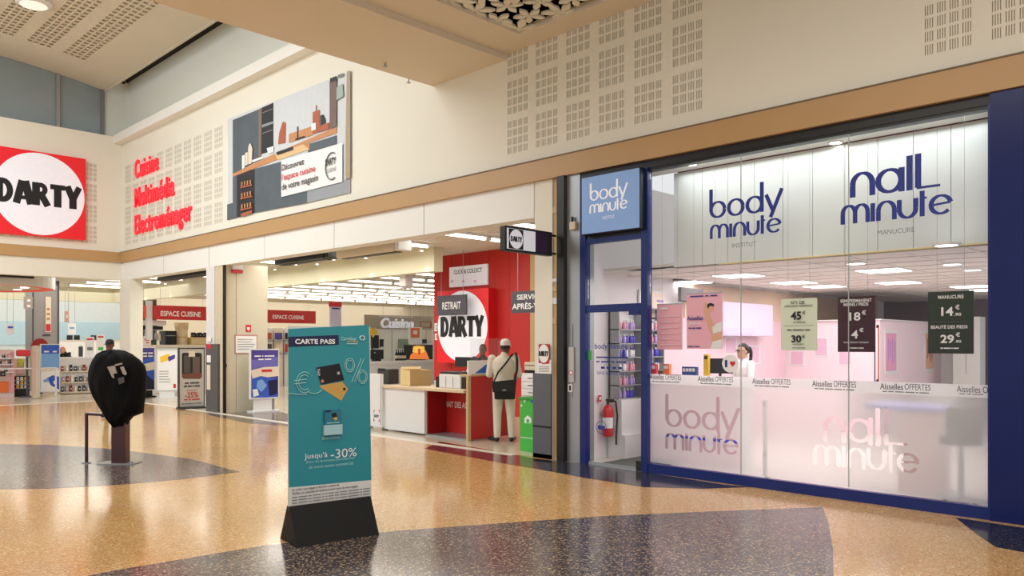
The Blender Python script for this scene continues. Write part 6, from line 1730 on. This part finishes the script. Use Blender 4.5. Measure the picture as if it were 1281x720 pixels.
    idx = []
    for p in nm.polygons:
        c = p.center; best = 1e9; bi = 0
        for a, b, ra, rb, m in prim:
            ab = b - a; q = max(0, min(1, (c - a).dot(ab) / max(1e-9, ab.length_squared)))
            d = (c - a - ab * q).length - (ra + (rb - ra) * q)
            if d < best: best = d; bi = m
        idx.append(bi)
    nm.polygons.foreach_set('material_index', idx); nm.polygons.foreach_set('use_smooth', [True] * len(idx))
    nm.name = 'body'
    root = thing(name, loc, label, 'person')
    root.rotation_euler.z = heading
    bo = bpy.data.objects.new('body', nm); COL.objects.link(bo); bo.parent = root; bo['_o'] = tuple(loc)
    root['_o'] = (0, 0, 0)                       # children built after this are in local metres
    ex = MB(Matrix.Scale(s, 4) @ HM)
    return root, HM, s


def face_bits(root, HM, s, hair_m, style='short'):
    M_ = Matrix.Scale(s, 4) @ HM
    mb = MB(M_)
    for sx in (-1, 1): mb.ball((sx * 0.03, 0.09, 0.005), 0.011, 0.008, 0.007, 6, 8)
    mb.build('eyes', BLACKTX, root, smooth=True)
    mb = MB(M_)
    for sx in (-1, 1): mb.box(sx * 0.03 - 0.016, sx * 0.03 + 0.016, 0.09, 0.1, 0.022, 0.028)
    mb.build('eyebrows', hair_m, root)
    hb = MB(M_)
    n = 20; vs = []; fs = []
    rows = [(-0.03 if style != 'long' else -0.05), 0.0, 0.03, 0.06, 0.09, 0.115, 0.128]
    for k, z in enumerate(rows):
        rr = math.sqrt(max(0.0, 1 - ((z - 0.0) / 0.132) ** 2))
        for i in range(n):
            a = 2 * math.pi * i / n
            front = math.sin(a)
            zz = z if not (front > 0.25 and z < 0.07) else 0.07 + 0.01 * k * 0.2
            r2 = math.sqrt(max(0.0, 1 - (zz / 0.132) ** 2))
            vs.append((0.084 * r2 * math.cos(a), 0.105 * r2 * math.sin(a) - 0.006, zz))
    for k in range(len(rows) - 1):
        for i in range(n): fs.append((k * n + i, k * n + (i + 1) % n, (k + 1) * n + (i + 1) % n, (k + 1) * n + i))
    fs.append(tuple(range((len(rows) - 1) * n, len(rows) * n)))
    hb.add(vs, fs)
    if style == 'pony':
        hb.ball((0, -0.11, 0.05), 0.028, 0.03, 0.028)
        hb.tube([Vector((0, -0.12, 0.05)), Vector((0.01, -0.15, -0.02)), Vector((0.015, -0.15, -0.1)), Vector((0.02, -0.14, -0.17))], 0.026, 10)
        hb.cyl((0.02, -0.14, -0.17), (0.02, -0.135, -0.22), 0.026, 0.006)
    hb.build('hair', hair_m, root, smooth=True)


def cap_on(root, HM, s, m, turn=1.0, logo=None):
    M_ = Matrix.Scale(s, 4) @ HM @ Matrix.Rotation(math.pi if turn < 0 else 0, 4, 'Z')
    c = MB(M_); prof = [(0.098, 0.028), (0.1, 0.06), (0.092, 0.1), (0.065, 0.132), (0.02, 0.142), (0.0, 0.143)]
    n = 24; vs = []; fs = []
    for r, z in prof[:-1]:
        vs += [(r * 0.86 * math.cos(2 * math.pi * i / n), r * 1.08 * math.sin(2 * math.pi * i / n) - 0.003, z) for i in range(n)]
    for k in range(len(prof) - 2):
        for i in range(n): fs.append((k * n + i, k * n + (i + 1) % n, (k + 1) * n + (i + 1) % n, (k + 1) * n + i))
    fs.append(tuple(range((len(prof) - 2) * n, (len(prof) - 1) * n)))
    c.add(vs, fs); co = c.build('cap', m, root, smooth=True)
    b = MB(M_); P_ = [(0.084 * math.cos(a), 0.1 + 0.075 * math.sin(a), 0.03 - 0.012 * math.sin(a)) for a in [math.pi * i / 12 for i in range(13)]]
    b.prism([(x, y - 0.03, z) for x, y, z in P_], (0, 0, 0.008)); b.build('visor', m, co)
    if logo:
        g_ = MB(M_); g_.prism([(-0.022, -0.104, 0.052), (0.022, -0.104, 0.052), (0.016, -0.1, 0.085), (-0.016, -0.1, 0.085)], (0, -0.004, 0)); g_.build('cap_logo', logo, co)
    return co


# customer at the counter, seen from behind
cl_ = ground(630, 552); hd_ = -math.atan2(FW.x, FW.y) - 0.05
root, HM, s = person('person', 'person in off-white clothes and white cap with black shoulder bag at counter', (cl_.x, cl_.y, 0), hd_, 1.70,
                     dict(bulk=(1.16, 0, 0), legbulk=(1.22, 0, 0), shL=(-0.2, 0, 1.42), shR=(0.2, 0, 1.42), elL=(-0.25, 0.0, 1.15), elR=(0.26, 0.02, 1.15), wrL=(-0.12, 0.27, 1.12), wrR=(0.2, 0.28, 1.08),
                          head=(0.03, 0.03, 1.62), look=(0.25, 1, 0), hipL=(-0.09, 0, 0.9), hipR=(0.1, 0, 0.9), knL=(-0.11, 0.02, 0.5), knR=(0.12, 0.02, 0.5), anL=(-0.11, -0.02, 0.09), anR=(0.14, -0.02, 0.09), toeL=(-0.24, 0.08, 0.05), toeR=(0.18, 0.12, 0.05)),
                     (SKIND, OFFWHITE, OFFWHITE, BLACKP), voxel=0.008)
face_bits(root, HM, s, HAIR); cap_on(root, HM, s, smat('cap_white', 226, 220, 210), 1.0, CHARCOAL)
inv = Matrix.Rotation(-hd_, 4, 'Z')
bagr = thing('shoulder_bag', (cl_.x, cl_.y, 0.8), 'black shoulder bag hanging across the back of the off-white clothes', 'bag')
bagr.rotation_euler.z = hd_; bagr['_o'] = (0, 0, 0.8)
MB().prism([(-0.13, -0.29, 0.72), (0.2, -0.27, 0.72), (0.22, -0.27, 1.03), (-0.15, -0.29, 1.0)], (0, 0.11, 0)).build('pouch', smat('bag_black', 14, 14, 15, rough=0.7), bagr, bevel=0.02)
MB().prism([(-0.16, -0.305, 0.84), (0.21, -0.285, 0.84), (0.23, -0.28, 1.05), (-0.17, -0.305, 1.01)], (0, 0.02, 0)).build('flap', smat('bag_flap', 18, 18, 19, rough=0.6), bagr, bevel=0.008)
MB().box(0.0, 0.06, -0.312, -0.303, 0.86, 0.89).build('badge', GREYTX, bagr)
MB().tube([Vector((-0.15, -0.23, 1.0)), Vector((-0.08, -0.17, 1.16)), Vector((0.04, -0.155, 1.3)), Vector((0.13, -0.11, 1.43)), Vector((0.15, -0.02, 1.455)), Vector((0.13, 0.1, 1.38))], 0.014, 8).build('strap', MATS['bag_black'], bagr)
MB().tube([Vector((0.19, -0.2, 1.02)), Vector((0.23, -0.15, 1.2)), Vector((0.23, -0.1, 1.38)), Vector((0.2, 0, 1.475))], 0.02, 8).build('strap', MATS['bag_black'], bagr)

# clerk behind the counter
pc_ = at(604, 450, 15.9)
root, HM, s = person('person', 'person with short dark hair in red vest behind the counter monitor', (pc_.x, pc_.y, 0), math.pi - 0.9, 1.62, dict(wrL=(-0.16, 0.34, 1.05), wrR=(0.16, 0.34, 1.05), elL=(-0.25, 0.06, 1.12), elR=(0.25, 0.06, 1.12), look=(0.3, 1, -0.25)), (SKIND, smat('clerk_top', 40, 30, 32, rough=0.8), BLACKP, BLACKP), voxel=0.011)
face_bits(root, HM, s, HAIR)
MB(Matrix.Scale(s, 4)).loft([((0, 0, 0.95), 0.185, 0.14), ((0, 0, 1.15), 0.17, 0.13), ((0, 0, 1.32), 0.195, 0.14), ((0, 0, 1.40), 0.15, 0.12)], 22).build('vest', REDTX, root, smooth=True)
# salon worker
pw = at(931, 450, 11.6)
root, HM, s = person('person', 'person with dark ponytail and glasses in white top at the reception', (pw.x, pw.y, 0), 1.05, 1.64, dict(sleeve=(0, 0, 0), wrL=(-0.16, 0.32, 1.16), wrR=(0.14, 0.32, 1.16), elL=(-0.25, 0.05, 1.13), elR=(0.25, 0.05, 1.13)), (SKINT, WHITETX, WHITETX, WHITEP), voxel=0.01)
face_bits(root, HM, s, HAIR, 'pony')
M_ = Matrix.Scale(s, 4) @ HM; mb = MB(M_)
for sx in (-1, 1): mb.tube([Vector((sx * 0.032 + 0.024 * math.cos(a), 0.102, 0.005 + 0.018 * math.sin(a))) for a in [i * math.pi / 6 for i in range(13)]], 0.0028, 5)
mb.cyl((-0.01, 0.104, 0.008), (0.01, 0.104, 0.008), 0.003)
for sx in (-1, 1): mb.cyl((sx * 0.056, 0.1, 0.01), (sx * 0.08, 0.0, 0.008), 0.0028)
mb.build('glasses', BLACKTX, root)
# person with black cap behind the covered post
pk = at(138, 440, 17.2)
root, HM, s = person('person', 'person with black cap standing behind the black covered post', (pk.x, pk.y, 0), math.pi - ANG - 0.1, 1.71, dict(), (SKIND, smat('dark_coat', 24, 24, 28, rough=0.8), BLACKP, BLACKP), voxel=0.012)
face_bits(root, HM, s, HAIR); cap_on(root, HM, s, smat('cap_black', 16, 16, 18, rough=0.7))
# bending person with red hair in black top
pr = at(86, 436, 28.2)
root, HM, s = person('person', 'person with reddish hair in black top leaning behind the white gondola', (pr.x, pr.y, 0), math.pi * 0.5 + 0.4, 1.66, dict(pelvis=(0, -0.1, 0.94), chest=(0, 0.06, 1.22), neck=(0, 0.16, 1.36), head=(0, 0.26, 1.45), shL=(-0.18, 0.12, 1.32), shR=(0.18, 0.12, 1.32), elL=(-0.22, 0.22, 1.08), elR=(0.22, 0.22, 1.08), wrL=(-0.16, 0.42, 1.02), wrR=(0.16, 0.42, 1.02), hipL=(-0.09, -0.08, 0.9), hipR=(0.09, -0.08, 0.9)), (SKINT, MATS['dark_coat'], BLACKP, BLACKP), voxel=0.012)
face_bits(root, HM, s, smat('red_hair', 190, 96, 62, rough=0.6, var=0.2, scale=60))

for o in bpy.data.objects:
    if '_o' in o: del o['_o']
